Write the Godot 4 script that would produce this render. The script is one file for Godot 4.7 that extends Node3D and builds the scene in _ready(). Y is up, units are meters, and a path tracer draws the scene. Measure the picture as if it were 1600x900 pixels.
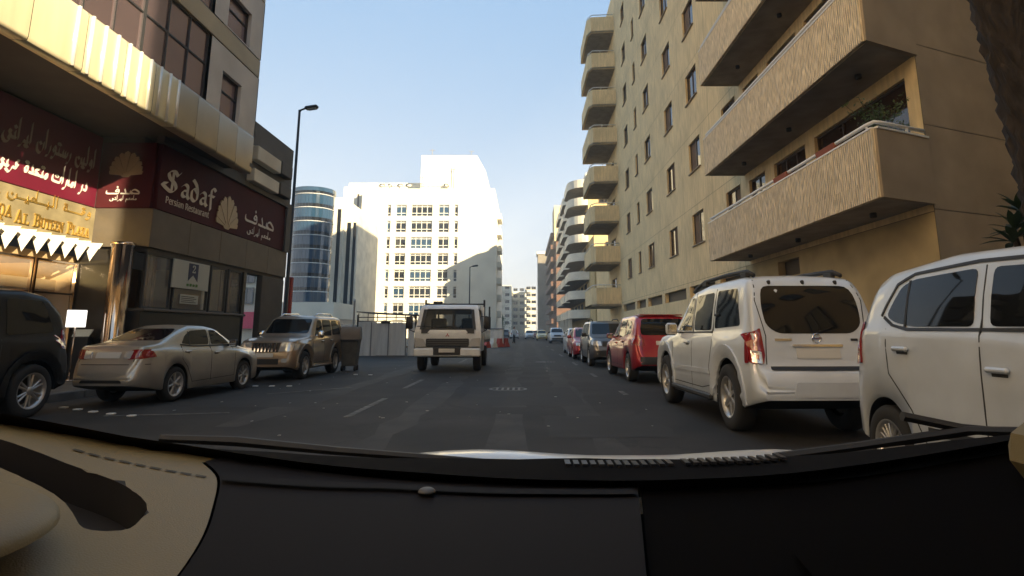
extends Node3D

# ---------------------------------------------------------------- helpers
var M := {}
var used := {}
var tex := {}
var rng := RandomNumberGenerator.new()

class G:
	var st := SurfaceTool.new()
	func _init(smooth := false) -> void:
		st.begin(Mesh.PRIMITIVE_TRIANGLES)
		st.set_smooth_group(0 if smooth else -1)
	func smooth(on: bool) -> void:
		st.set_smooth_group(0 if on else -1)
	func tri(a: Vector3, b: Vector3, c: Vector3) -> void:
		st.add_vertex(a); st.add_vertex(b); st.add_vertex(c)
	func quad(a: Vector3, b: Vector3, c: Vector3, d: Vector3) -> void:
		tri(a, b, c); tri(a, c, d)
	func box(c: Vector3, s: Vector3, b := Basis()) -> void:
		var h := s / 2.0
		var p := []
		for i in 8:
			p.append(c + b * Vector3(h.x if i & 1 else -h.x, h.y if i & 2 else -h.y, h.z if i & 4 else -h.z))
		for f in [[4, 6, 7, 5], [1, 3, 2, 0], [5, 7, 3, 1], [0, 2, 6, 4], [6, 2, 3, 7], [0, 4, 5, 1]]:
			quad(p[f[0]], p[f[1]], p[f[2]], p[f[3]])
	func span(a: Vector3, b: Vector3) -> void:
		box((a + b) / 2.0, (b - a).abs())
	func bev(c: Vector3, s: Vector3, r: float, b := Basis()) -> void:
		var h := s / 2.0
		var q := {}
		for i in 8:
			var sg := Vector3(1 if i & 1 else -1, 1 if i & 2 else -1, 1 if i & 4 else -1)
			for ax in 3:
				var v := Vector3(h.x, h.y, h.z)
				for k in 3:
					if k != ax:
						v[k] -= r
				q[i * 3 + ax] = c + b * (v * sg)
		for ax in 3:
			for s2 in 2:
				var u := (ax + 1) % 3
				var w := (ax + 2) % 3
				var base := (1 << ax) if s2 else 0
				var l := [base, base | (1 << u), base | (1 << u) | (1 << w), base | (1 << w)]
				if s2:
					l.reverse()
				quad(q[l[0] * 3 + ax], q[l[1] * 3 + ax], q[l[2] * 3 + ax], q[l[3] * 3 + ax])
			var u2 := (ax + 1) % 3
			var w2 := (ax + 2) % 3
			for k in 4:   # edges along ax
				var e := ((1 << u2) if k & 1 else 0) | ((1 << w2) if k & 2 else 0)
				var f := e | (1 << ax)
				if k == 0 or k == 3:
					quad(q[e * 3 + u2], q[f * 3 + u2], q[f * 3 + w2], q[e * 3 + w2])
				else:
					quad(q[e * 3 + w2], q[f * 3 + w2], q[f * 3 + u2], q[e * 3 + u2])
		for i in 8:
			if (i & 1) ^ ((i >> 1) & 1) ^ ((i >> 2) & 1):
				tri(q[i * 3], q[i * 3 + 2], q[i * 3 + 1])
			else:
				tri(q[i * 3], q[i * 3 + 1], q[i * 3 + 2])
	func loft(rings: Array, closed := true, cap0 := false, cap1 := false) -> void:
		var n: int = rings[0].size()
		for i in rings.size() - 1:
			for j in (n if closed else n - 1):
				var k := (j + 1) % n
				quad(rings[i][j], rings[i + 1][j], rings[i + 1][k], rings[i][k])
		for e in 2:
			if (e == 0 and cap0) or (e == 1 and cap1):
				var r: Array = rings[0] if e == 0 else rings[-1]
				var c := Vector3.ZERO
				for v in r:
					c += v
				c /= n
				for j in n:
					if e == 0:
						tri(c, r[j], r[(j + 1) % n])
					else:
						tri(c, r[(j + 1) % n], r[j])
	func tube(pts: Array, r, k := 8, caps := true) -> void:
		var rings := []
		var up := Vector3.UP
		for i in pts.size():
			var t: Vector3 = (pts[mini(i + 1, pts.size() - 1)] - pts[maxi(i - 1, 0)]).normalized()
			if i == 0:
				up = Vector3.RIGHT if absf(t.y) > 0.9 else Vector3.UP
			var x := t.cross(up).normalized()
			up = x.cross(t).normalized()
			var rr: float = r[i] if r is Array else r
			var ring := []
			for j in k:
				var a := TAU * j / k
				ring.append(pts[i] + (x * cos(a) + up * sin(a)) * rr)
			rings.append(ring)
		loft(rings, true, caps, caps)
	func lathe(prof: Array, xf: Transform3D, k := 20, caps := true) -> void:   # prof: Vector2(radius, height along y)
		var rings := []
		for p in prof:
			var ring := []
			for j in k:
				var a := TAU * j / k
				ring.append(xf * Vector3(p.x * cos(a), p.y, p.x * sin(a)))
			rings.append(ring)
		loft(rings, true, caps, caps)
	func prism(poly: PackedVector2Array, z0: float, z1: float, xf := Transform3D()) -> void:
		var t := Geometry2D.triangulate_polygon(poly)
		for i in range(0, t.size(), 3):
			var a := poly[t[i]]; var b := poly[t[i + 1]]; var c := poly[t[i + 2]]
			if (b - a).cross(c - a) > 0:
				var s := b; b = c; c = s
			tri(xf * Vector3(a.x, a.y, z1), xf * Vector3(b.x, b.y, z1), xf * Vector3(c.x, c.y, z1))
			tri(xf * Vector3(a.x, a.y, z0), xf * Vector3(c.x, c.y, z0), xf * Vector3(b.x, b.y, z0))
		var cw := Geometry2D.is_polygon_clockwise(poly)
		for i in poly.size():
			var p := poly[i]; var q := poly[(i + 1) % poly.size()]
			if not cw:
				var s := p; p = q; q = s
			quad(xf * Vector3(p.x, p.y, z1), xf * Vector3(p.x, p.y, z0), xf * Vector3(q.x, q.y, z0), xf * Vector3(q.x, q.y, z1))
	func done(m: Material) -> ArrayMesh:
		st.generate_normals()
		var am := st.commit()
		if am.get_surface_count():
			am.surface_set_material(0, m)
		return am

func V(x: float, h: float, d: float) -> Vector3:   # right of the lens, height, metres ahead
	return Vector3(x, h, -d)

func numbered(n: String) -> String:
	used[n] = used.get(n, -1) + 1
	return n if used[n] == 0 else "%s_%03d" % [n, used[n]]

func thing(n: String, label: String, cat: String, at := Vector3.ZERO, turn := 0.0, group := "") -> Node3D:
	var o := Node3D.new()
	o.name = numbered(n)
	add_child(o)
	o.position = at
	o.rotation.y = turn
	tag(o, label, cat, group)
	return o

func tag(o: Node, label: String, cat: String, group := "", kind := "") -> void:
	if label: o.set_meta("label", label)
	if cat: o.set_meta("category", cat)
	if group: o.set_meta("group", group)
	if kind: o.set_meta("kind", kind)

func part(n: String, mesh, parent: Node, m: Material = null, xf := Transform3D()) -> MeshInstance3D:
	var o := MeshInstance3D.new()
	o.name = n if parent != self else numbered(n)
	o.mesh = mesh.done(m) if mesh is G else mesh
	if m and not mesh is G:
		o.material_override = m
	o.transform = xf
	parent.add_child(o, true)
	return o

func struct(n: String, mesh, m: Material, label := "") -> MeshInstance3D:
	var o := part(n, mesh, self, m)
	tag(o, label, "", "", "structure")
	return o

# ---------------------------------------------------------------- textures and materials
func noise_img(kind: String, w := 256, h := 256) -> PackedByteArray:
	var f := FastNoiseLite.new()
	f.seed = hash(kind) % 10000
	match kind:
		"cloud": f.frequency = 0.012; f.fractal_octaves = 5
		"grain": f.frequency = 0.22; f.fractal_octaves = 2
		"speck": f.frequency = 0.4; f.fractal_octaves = 1
		"streak", "rib", "bark": f.frequency = 0.05; f.fractal_octaves = 4
		"crack": f.noise_type = FastNoiseLite.TYPE_CELLULAR; f.frequency = 0.02; f.cellular_return_type = FastNoiseLite.RETURN_DISTANCE2_SUB; f.fractal_type = FastNoiseLite.FRACTAL_NONE
	if kind == "rib": f.frequency = 0.09
	var im: Image
	if kind == "road":   # worn ground: clouds, darker stains and thin cracks
		f.frequency = 0.008
		f.fractal_octaves = 6
		var base := f.get_seamless_image(512, 512)
		base.convert(Image.FORMAT_L8)
		var f2 := FastNoiseLite.new()
		f2.seed = 11
		f2.noise_type = FastNoiseLite.TYPE_CELLULAR
		f2.frequency = 0.012
		f2.cellular_return_type = FastNoiseLite.RETURN_DISTANCE2_SUB
		f2.fractal_type = FastNoiseLite.FRACTAL_NONE
		f2.domain_warp_enabled = true
		f2.domain_warp_amplitude = 40
		f2.domain_warp_frequency = 0.02
		var cr := f2.get_seamless_image(512, 512)
		cr.convert(Image.FORMAT_L8)
		var bb := base.get_data()
		var cb := cr.get_data()
		for i in bb.size():
			bb[i] = int(clampf(bb[i] * .85 + 40, 0, 255) * (.45 + .55 * smoothstep(1.0, 9.0, float(cb[i]))))
		return bb
	if kind == "rib":
		var r := RandomNumberGenerator.new()
		r.seed = 5
		var b := PackedByteArray()
		b.resize(56 * 16)
		for i in b.size(): b[i] = int(clampf(128 + r.randfn() * 50 + (70 if i % 2 else -70), 0, 255))
		im = Image.create_from_data(56, 16, false, Image.FORMAT_L8, b)
		im.resize(w * 2, h * 2, Image.INTERPOLATE_CUBIC)
		return im.get_data()
	if kind in ["streak", "rib", "bark"]:
		im = f.get_seamless_image(w, h / (8 if kind != "rib" else 10))
		im.resize(w, h, Image.INTERPOLATE_CUBIC)
	else:
		im = f.get_seamless_image(w, h)
	im.convert(Image.FORMAT_L8)
	return im.get_data()

func texture(kind: String, lo: float, hi: float, power := 1.0, size := 256) -> ImageTexture:
	var key := "%s %s %s %s" % [kind, lo, hi, power]
	if not tex.has(key):
		if not tex.has(kind):
			tex[kind] = noise_img(kind, size, size)
		var b: PackedByteArray = tex[kind].duplicate()
		var lut := PackedByteArray()
		lut.resize(256)
		for i in 256:
			lut[i] = int(255.0 * clampf(lerpf(lo, hi, pow(i / 255.0, power)), 0, 1))
		for i in b.size():
			b[i] = lut[b[i]]
		var n := int(sqrt(float(b.size())))
		tex[key] = ImageTexture.create_from_image(Image.create_from_data(n, n, false, Image.FORMAT_L8, b))
	return tex[key]

# o: metal, spec, tint [kind, lo, hi, per metre, power], fine (same), bump [kind, per metre, cm, power], coat, alpha, emit
func mat(n: String, c: Color, rough := 0.8, o := {}) -> StandardMaterial3D:
	var m := StandardMaterial3D.new()
	m.resource_name = n
	m.albedo_color = c.linear_to_srgb()
	m.roughness = rough
	m.metallic = o.get("metal", 0.0)
	if o.has("spec"): m.metallic_specular = o.spec
	var world: bool = o.get("world", true)
	if o.has("tint"):
		var t: Array = o.tint
		m.albedo_texture = texture(t[0], t[1], t[2], t[4] if t.size() > 4 else 1.0)
		m.uv1_triplanar = true
		m.uv1_world_triplanar = world
		m.uv1_scale = Vector3.ONE * t[3]
	if o.has("fine"):
		var t: Array = o.fine
		m.detail_enabled = true
		m.detail_blend_mode = BaseMaterial3D.BLEND_MODE_MUL
		m.detail_albedo = texture(t[0], t[1], t[2], t[4] if t.size() > 4 else 1.0)
		m.detail_uv_layer = BaseMaterial3D.DETAIL_UV_2
		m.uv2_triplanar = true
		m.uv2_world_triplanar = world
		m.uv2_scale = Vector3.ONE * t[3]
	if o.has("bump"):
		var t: Array = o.bump
		m.heightmap_enabled = true
		m.heightmap_texture = texture(t[0], 0, 1, t[3] if t.size() > 3 else 1.0)
		m.heightmap_scale = t[2]
		m.uv1_triplanar = true
		m.uv1_world_triplanar = world
		m.uv1_scale = Vector3.ONE * t[1]
	if o.has("coat"):
		m.clearcoat_enabled = true
		m.clearcoat = o.coat
		m.clearcoat_roughness = o.get("coat_rough", 0.04)
	if o.has("alpha"):
		m.transparency = BaseMaterial3D.TRANSPARENCY_ALPHA
		m.albedo_color.a = o.alpha
	if o.has("emit"):
		m.emission_enabled = true
		m.emission = (o.emit as Color).linear_to_srgb()
		m.emission_energy_multiplier = o.get("power", 1.0)
	if o.has("back"):
		m.backlight_enabled = true
		m.backlight = (o.back as Color).linear_to_srgb()
	M[n] = m
	return m

# ---------------------------------------------------------------- walls with openings
# o: lower corner, u/v: unit axes along the wall and up, holes: Array of Rect2 in (u, v) metres, n: outward; jambs go in by deep
func wall(g: G, o: Vector3, u: Vector3, v: Vector3, w: float, h: float, holes: Array, deep := 0.2) -> void:
	var us := [0.0, w]
	var vs := [0.0, h]
	for r in holes:
		for x in [r.position.x, r.end.x]:
			if x > 0.001 and x < w - 0.001: us.append(x)
		for y in [r.position.y, r.end.y]:
			if y > 0.001 and y < h - 0.001: vs.append(y)
	us.sort(); vs.sort()
	var n := u.cross(v)
	for i in us.size() - 1:
		for j in vs.size() - 1:
			if us[i + 1] - us[i] < 0.001 or vs[j + 1] - vs[j] < 0.001:
				continue
			var c := Vector2((us[i] + us[i + 1]) / 2, (vs[j] + vs[j + 1]) / 2)
			var open := false
			for r in holes:
				if r.has_point(c):
					open = true
					break
			if not open:
				g.quad(o + u * us[i] + v * vs[j], o + u * us[i] + v * vs[j + 1], o + u * us[i + 1] + v * vs[j + 1], o + u * us[i + 1] + v * vs[j])
	for r in holes:
		var a: Vector3 = o + u * r.position.x + v * r.position.y
		var b: Vector3 = a + u * r.size.x
		var c2: Vector3 = b + v * r.size.y
		var d: Vector3 = a + v * r.size.y
		var k := -n * deep
		for e in [[a, b], [b, c2], [c2, d], [d, a]]:
			g.quad(e[0], e[1], e[1] + k, e[0] + k)

var win_cache := {}
# a window of nx by ny panes: frame bars with panes behind them; local x right, y up, z out of the wall; [frame, pane mesh list]
func window(parent: Node, xf: Transform3D, w: float, h: float, xs: Array, ys: Array, t: float, frame: Material, glass: Material, name := "window", merged := false) -> Node3D:
	var key := "%s %s %s %s %s %s %s" % [w, h, xs, ys, t, frame.resource_name, merged]
	if not win_cache.has(key):
		var g := G.new()
		var panes := []
		var gx := [0.0] + xs + [1.0]
		var gy := [0.0] + ys + [1.0]
		g.span(Vector3(0, 0, 0), Vector3(w, t, 0.07))
		g.span(Vector3(0, h - t, 0), Vector3(w, h, 0.07))
		g.span(Vector3(0, t, 0), Vector3(t, h - t, 0.07))
		g.span(Vector3(w - t, t, 0), Vector3(w, h - t, 0.07))
		for x in xs:
			g.span(Vector3(x * w - t / 2, t, 0.004), Vector3(x * w + t / 2, h - t, 0.066))
		for y in ys:
			for i in gx.size() - 1:
				g.span(Vector3(gx[i] * w + t / 2 + (t / 2 if i == 0 else 0.0), y * h - t / 2, 0.008), Vector3(gx[i + 1] * w - t / 2 - (t / 2 if i == gx.size() - 2 else 0.0), y * h + t / 2, 0.062))
		var gm := g.done(frame)
		var one := G.new()
		for i in gx.size() - 1:
			for j in gy.size() - 1:
				var p := one if merged else G.new()
				var a := Vector3(gx[i] * w, gy[j] * h, 0.03)
				var b := Vector3(gx[i + 1] * w, gy[j + 1] * h, 0.03)
				p.quad(a, Vector3(a.x, b.y, a.z), b, Vector3(b.x, a.y, a.z))
				if not merged: panes.append(p.done(null))
		if merged: panes.append(one.done(null))
		win_cache[key] = [gm, panes]
	var o := part(name, win_cache[key][0], parent, null, xf)
	for p in win_cache[key][1]:
		part("pane", p, o, glass if not glass == null else frame)
	return o

func face(o: Vector3, u: Vector3, v: Vector3) -> Transform3D:
	return Transform3D(Basis(u, v, u.cross(v)), o)

# ---------------------------------------------------------------- scene
func _ready() -> void:
	rng.seed = 7
	view_and_light()
	materials()
	ground()
	apartment_building()
	curved_building()
	far_street()
	white_building()
	left_far()
	plaza()
	unseen_blocks()
	vehicles()
	small_things()
	own_car()

func view_and_light() -> void:
	var cam := Camera3D.new()
	cam.name = "camera"
	var px := 0.05 / 900.0
	cam.projection = Camera3D.PROJECTION_FRUSTUM
	cam.near = 0.05
	cam.far = 2500.0
	cam.size = 900.0 * px
	var pitch := deg_to_rad(10.0)
	cam.frustum_offset = Vector2(-18.0, -(450.0 - (518.0 - 900.0 * tan(pitch)))) * px
	cam.position = Vector3(0, 1.25, 0)
	cam.rotation.x = pitch
	add_child(cam)
	cam.current = true
	var sm := ProceduralSkyMaterial.new()
	sm.sky_top_color = Color(0.345, 0.45, 0.555)
	sm.sky_horizon_color = Color(0.655, 0.665, 0.665)
	sm.sky_curve = 0.2
	sm.ground_bottom_color = Color(0.25, 0.23, 0.2)
	sm.ground_horizon_color = Color(0.6, 0.58, 0.55)
	sm.sun_angle_max = 30.0
	sm.sky_energy_multiplier = 1.0
	var sky := Sky.new()
	sky.sky_material = sm
	var e := Environment.new()
	e.background_mode = Environment.BG_SKY
	e.sky = sky
	e.tonemap_mode = Environment.TONE_MAPPER_LINEAR
	e.tonemap_exposure = 3.25
	e.fog_enabled = true
	e.fog_density = 0.0016
	e.fog_light_color = Color(0.93, 0.93, 0.92)
	e.sdfgi_enabled = true
	e.ssao_enabled = true
	e.ssil_enabled = true
	var we := WorldEnvironment.new()
	we.name = "air"
	we.environment = e
	add_child(we)
	var sun := DirectionalLight3D.new()
	sun.name = "sun"
	sun.light_energy = 1.6
	sun.light_color = Color(1.0, 0.92, 0.76)
	sun.light_angular_distance = 0.5
	sun.shadow_enabled = true
	# the sun stands low behind the lens, to the right
	var a := deg_to_rad(40.0)
	var el := deg_to_rad(17.0)
	sun.transform.basis = Basis.looking_at(Vector3(-sin(a) * cos(el), -sin(el), -cos(a) * cos(el)))
	add_child(sun)

func C(r: float, g: float, b: float) -> Color:
	return Color(r, g, b)

func materials() -> void:
	mat("asphalt", C(.046, .041, .038), .82, {"tint": ["road", .30, 1.0, .11], "fine": ["grain", .70, 1.0, 2.2]})
	mat("asphalt_worn", C(.062, .056, .051), .78, {"tint": ["road", .5, 1.0, .23], "fine": ["grain", .72, 1.0, 2.2]})
	mat("asphalt_patch", C(.029, .027, .026), .8, {"tint": ["cloud", .75, 1.0, .3], "fine": ["grain", .72, 1.0, 2.2]})
	mat("manhole", C(.075, .068, .06), .55, {"metal": .4})
	mat("pavement", C(.20, .18, .155), .85, {"tint": ["cloud", .7, 1.0, .3], "fine": ["grain", .8, 1.0, 2.0]})
	mat("kerb", C(.28, .27, .25), .85, {"tint": ["cloud", .6, 1.0, .5], "fine": ["grain", .8, 1.0, 3.0]})
	mat("kerb_dark", C(.05, .05, .05), .8, {"tint": ["cloud", .6, 1.0, .5]})
	mat("road_paint", C(.50, .49, .46), .75, {"tint": ["crack", .45, 1.0, .7], "fine": ["grain", .5, 1.0, 1.7]})
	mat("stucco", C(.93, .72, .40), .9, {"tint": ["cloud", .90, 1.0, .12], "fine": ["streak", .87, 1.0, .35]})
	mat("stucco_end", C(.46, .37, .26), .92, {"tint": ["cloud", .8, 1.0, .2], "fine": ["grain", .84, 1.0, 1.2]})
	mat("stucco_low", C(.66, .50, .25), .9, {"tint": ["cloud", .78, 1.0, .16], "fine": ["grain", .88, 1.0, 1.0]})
	mat("rib", C(.86, .72, .50), .92, {"bump": ["rib", .45, 5.0], "fine": ["rib", .70, 1.0, .45, .8]})
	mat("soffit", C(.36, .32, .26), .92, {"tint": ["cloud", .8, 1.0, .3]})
	mat("joint", C(.16, .13, .09), .95)
	mat("white_metal", C(.68, .67, .64), .4)
	mat("dark_metal", C(.03, .03, .032), .5)
	mat("brown_frame", C(.055, .035, .022), .45)
	mat("glass_dark", C(.012, .013, .015), .04, {"spec": .6})
	mat("glass_brown", C(.045, .026, .016), .06, {"spec": .6})
	mat("glass_blue", C(.02, .05, .09), .05, {"spec": .9})
	mat("glass_purple", C(.30, .22, .24), .2, {"metal": .8})
	mat("bounce_bronze", C(.88, .70, .46), .42, {"metal": 1.0})  # satin metal reflector for unseen storeys, added to bounce sun across the street
	mat("curtain", C(.25, .15, .08), .9, {"tint": ["streak", .6, 1.0, 1.0]})
	mat("white_wall", C(.76, .72, .60), .85, {"tint": ["cloud", .9, 1.0, .05]})
	mat("yellow_wall", C(.62, .48, .24), .88, {"tint": ["cloud", .85, 1.0, .1]})
	mat("pale_band", C(.88, .82, .68), .88, {"tint": ["cloud", .84, 1.0, .1]})
	mat("brick", C(.19, .105, .07), .9, {"tint": ["cloud", .8, 1.0, .1]})
	mat("grey_wall", C(.30, .26, .20), .9, {"tint": ["cloud", .8, 1.0, .08]})
	mat("frame_white", C(.62, .60, .54), .5)
	mat("frame_grey", C(.22, .21, .20), .5)
	mat("granite", C(.050, .043, .036), .35, {"tint": ["speck", .55, 1.0, 1.0], "fine": ["cloud", .7, 1.0, .5]})
	mat("granite_band", C(.17, .14, .105), .5, {"tint": ["grain", .75, 1.0, .8], "fine": ["cloud", .85, 1.0, .4]})
	mat("dark_cladding", C(.085, .075, .065), .6, {"tint": ["cloud", .8, 1.0, .3]})
	mat("sign_brown", C(.080, .015, .018), .62, {"spec": .25, "tint": ["cloud", .88, 1.0, .3]})
	mat("sign_red", C(.15, .010, .030), .4, {"tint": ["cloud", .9, 1.0, .3]})
	mat("letter_white", C(.72, .68, .62), .5)
	mat("letter_shaded", C(.42, .36, .32), .5)  # white letters of the upper line, shade put into the colour
	mat("letter_gold", C(.85, .58, .16), .28, {"metal": .9})
	mat("stone_gold", C(.34, .28, .16), .6, {"tint": ["cloud", .75, 1.0, .5]})
	mat("shell_bronze", C(.42, .34, .24), .45, {"metal": .3})
	mat("gold_lit_panel", C(.86, .77, .52), .38, {"metal": .35, "fine": ["streak", .9, 1.0, .2]})  # sunlit stretch of the fascia, brightness put into the colour
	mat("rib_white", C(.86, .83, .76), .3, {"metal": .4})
	mat("tan_and_shaded_panel", C(.46, .37, .24), .32, {"metal": .5, "tint": ["cloud", .88, 1.0, .2]})  # spandrel tan; also the unlit fascia stretch, its shade in the colour
	mat("white_panel", C(.66, .62, .57), .5, {"tint": ["cloud", .88, 1.0, .15]})
	mat("chrome", C(.62, .52, .44), .12, {"metal": 1.0})
	mat("spike", C(.74, .70, .62), .5)
	mat("glass_clear", C(1, 1, 1), .02, {"alpha": .12})
	mat("lit_panel", C(.8, .8, .78), .5, {"emit": C(1, .97, .9), "power": .5})
	mat("shop_wall", C(.42, .30, .16), .7)
	mat("shop_floor", C(.30, .26, .20), .35)
	mat("black", C(.012, .012, .013), .5)
	mat("hoarding", C(.88, .85, .78), .6, {"tint": ["streak", .86, 1.0, .2]})
	mat("bark", C(.045, .034, .028), .95, {"world": false, "bump": ["bark", .8, 5.0], "fine": ["bark", .45, 1.0, .8]})
	mat("leaf", C(.045, .075, .025), .6, {"back": C(.03, .06, .01)})
	mat("leaf_dark", C(.022, .038, .02), .55, {"back": C(.01, .02, .005)})
	mat("terracotta", C(.24, .07, .035), .8)
	mat("red_plastic", C(.42, .06, .04), .6)
	mat("pink_sign", C(.7, .10, .16), .5)

func ground() -> void:
	var g := G.new()
	g.quad(V(-600, 0, -300), V(-600, 0, 1500), V(600, 0, 1500), V(600, 0, -300))
	struct("road", g, M.asphalt, "dark worn asphalt street between the parked cars")
	# pavements, a step above the road
	for s in [[-60.0, -8.65, -40.0, 23.5, "pavement"], [-60.0, -9.2, 34.0, 100.0, "pavement"], [5.35, 60.0, -40.0, 600.0, "pavement"]]:
		g = G.new()
		g.span(V(s[0], -.2, s[2]), V(s[1], .13, s[3]))
		struct(s[4], g, M.pavement)
	# kerb stones
	var kb := G.new()
	kb.bev(Vector3.ZERO, Vector3(.18, .3, .98), .02)
	var km := kb.done(M.kerb)
	var k1 := Node3D.new(); k1.name = "kerb"; add_child(k1); tag(k1, "", "", "", "structure")
	for i in 22:
		var p := part("kerb_stone", km, k1, M.kerb_dark if i % 2 == 1 and i < 8 else M.kerb)
		p.position = V(-8.55, 0, 3.0 + i)
	var k2 := Node3D.new(); k2.name = "kerb_001"; add_child(k2); tag(k2, "", "", "", "structure")
	for i in 60:
		var p := part("kerb_stone", km, k2, M.kerb)
		p.position = V(5.25, 0, 4.0 + i)
	# lane dashes: between the lanes on the left and along the parking bays on the right
	var dashes := [[-2.62, 8.9, 11.3], [-2.66, 13.3, 15.6], [-2.6, 24.0, 27.0], [-2.6, 33, 36], [-2.6, 42, 45], [-2.6, 51, 54], [-2.6, 60, 63], [2.06, 11.9, 12.7], [2.04, 16.6, 17.9], [2.02, 22.2, 24.2], [2.0, 30, 33], [2.0, 39, 42], [2.0, 48, 51]]
	for q in dashes:
		g = G.new()
		g.span(V(q[0] - .055, .0, q[1]), V(q[0] + .055, .004, q[2]))
		struct("lane_marking", g, M.road_paint)
	for q in [[-6.3, 9.0, -4.6, 9.35], [-5.2, 12.1, -3.9, 13.5]]:
		g = G.new()
		var dir := Vector3(q[2] - q[0], 0, -(q[3] - q[1]))
		g.box(V((q[0] + q[2]) / 2, .002, (q[1] + q[3]) / 2), Vector3(dir.length(), .004, .08), Basis(Vector3.UP, atan2(-dir.z, dir.x)))
		struct("lane_marking", g, M.road_paint)
	for q in [[-.34, 13.1, "round iron manhole cover in the middle of the street"], [.9, 24.5, "small iron manhole cover farther up the street beside the parked SUVs"]]:
		var mc := thing("manhole_cover", q[2], "manhole cover", V(q[0], 0, q[1]))
		g = G.new()
		g.lathe([Vector2(.42, .0), Vector2(.42, .006), Vector2(.36, .006), Vector2(.36, .003), Vector2(0, .003)], Transform3D(), 28)
		part("frame", g, mc, M.manhole)
		for i in 5:
			g = G.new()
			g.box(Vector3(-.24 + .12 * i, .0045, 0), Vector3(.05, .003, .5))
			part("tread", g, mc, M.manhole)
	# wheel tracks worn paler, with ragged edges
	for q in [[-1.75, 5.0, 60.0], [-.25, 6.0, 75.0], [.95, 4.0, 70.0], [-3.9, 8.0, 40.0]]:
		g = G.new()
		var prev := []
		var n := int((q[2] - q[1]) / .8)
		for i in n:
			var dd: float = q[1] + .8 * i
			var wd: float = .22 + rng.randf_range(-.08, .08) + .04 * sin(dd * .7)
			var mx: float = q[0] + .06 * sin(dd * .31 + q[0])
			if rng.randf() < .06: prev = []
			if prev.size(): g.quad(prev[0], V(mx - wd, .0022, dd), V(mx + wd, .0022, dd), prev[1])
			prev = [V(mx - wd, .0022, dd), V(mx + wd, .0022, dd)]
		struct("wheel_track", g, M.asphalt_worn)
	# newer tar patches
	for q in [[-1.2, 10.2, 1.1, 13.6], [-.6, 16.5, .5, 17.4], [-5.6, 10.0, -3.6, 12.0], [.9, 19.0, 2.0, 26.0], [-1.9, 24.0, -.9, 33.0], [.3, 7.2, 1.9, 9.0], [-3.4, 13.9, -2.9, 18.5], [-.6, 36, .8, 41]]:
		g = G.new()
		var pts := PackedVector2Array()
		for i in 28:
			var t := TAU * i / 28.0
			var sx: float = clampf(cos(t) * 1.5, -1, 1) * (1.0 + rng.randf_range(-.06, .06))
			var sy: float = clampf(sin(t) * 1.5, -1, 1) * (1.0 + rng.randf_range(-.06, .06))
			pts.append(Vector2((q[0] + q[2]) / 2 + sx * (q[2] - q[0]) / 2, (q[1] + q[3]) / 2 + sy * (q[3] - q[1]) / 2))
		var ti := Geometry2D.triangulate_polygon(pts)
		for i in range(0, ti.size(), 3):
			g.tri(V(pts[ti[i]].x, .0035, pts[ti[i]].y), V(pts[ti[i + 1]].x, .0035, pts[ti[i + 1]].y), V(pts[ti[i + 2]].x, .0035, pts[ti[i + 2]].y))
		struct("road_patch", g, M.asphalt_patch)

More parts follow.
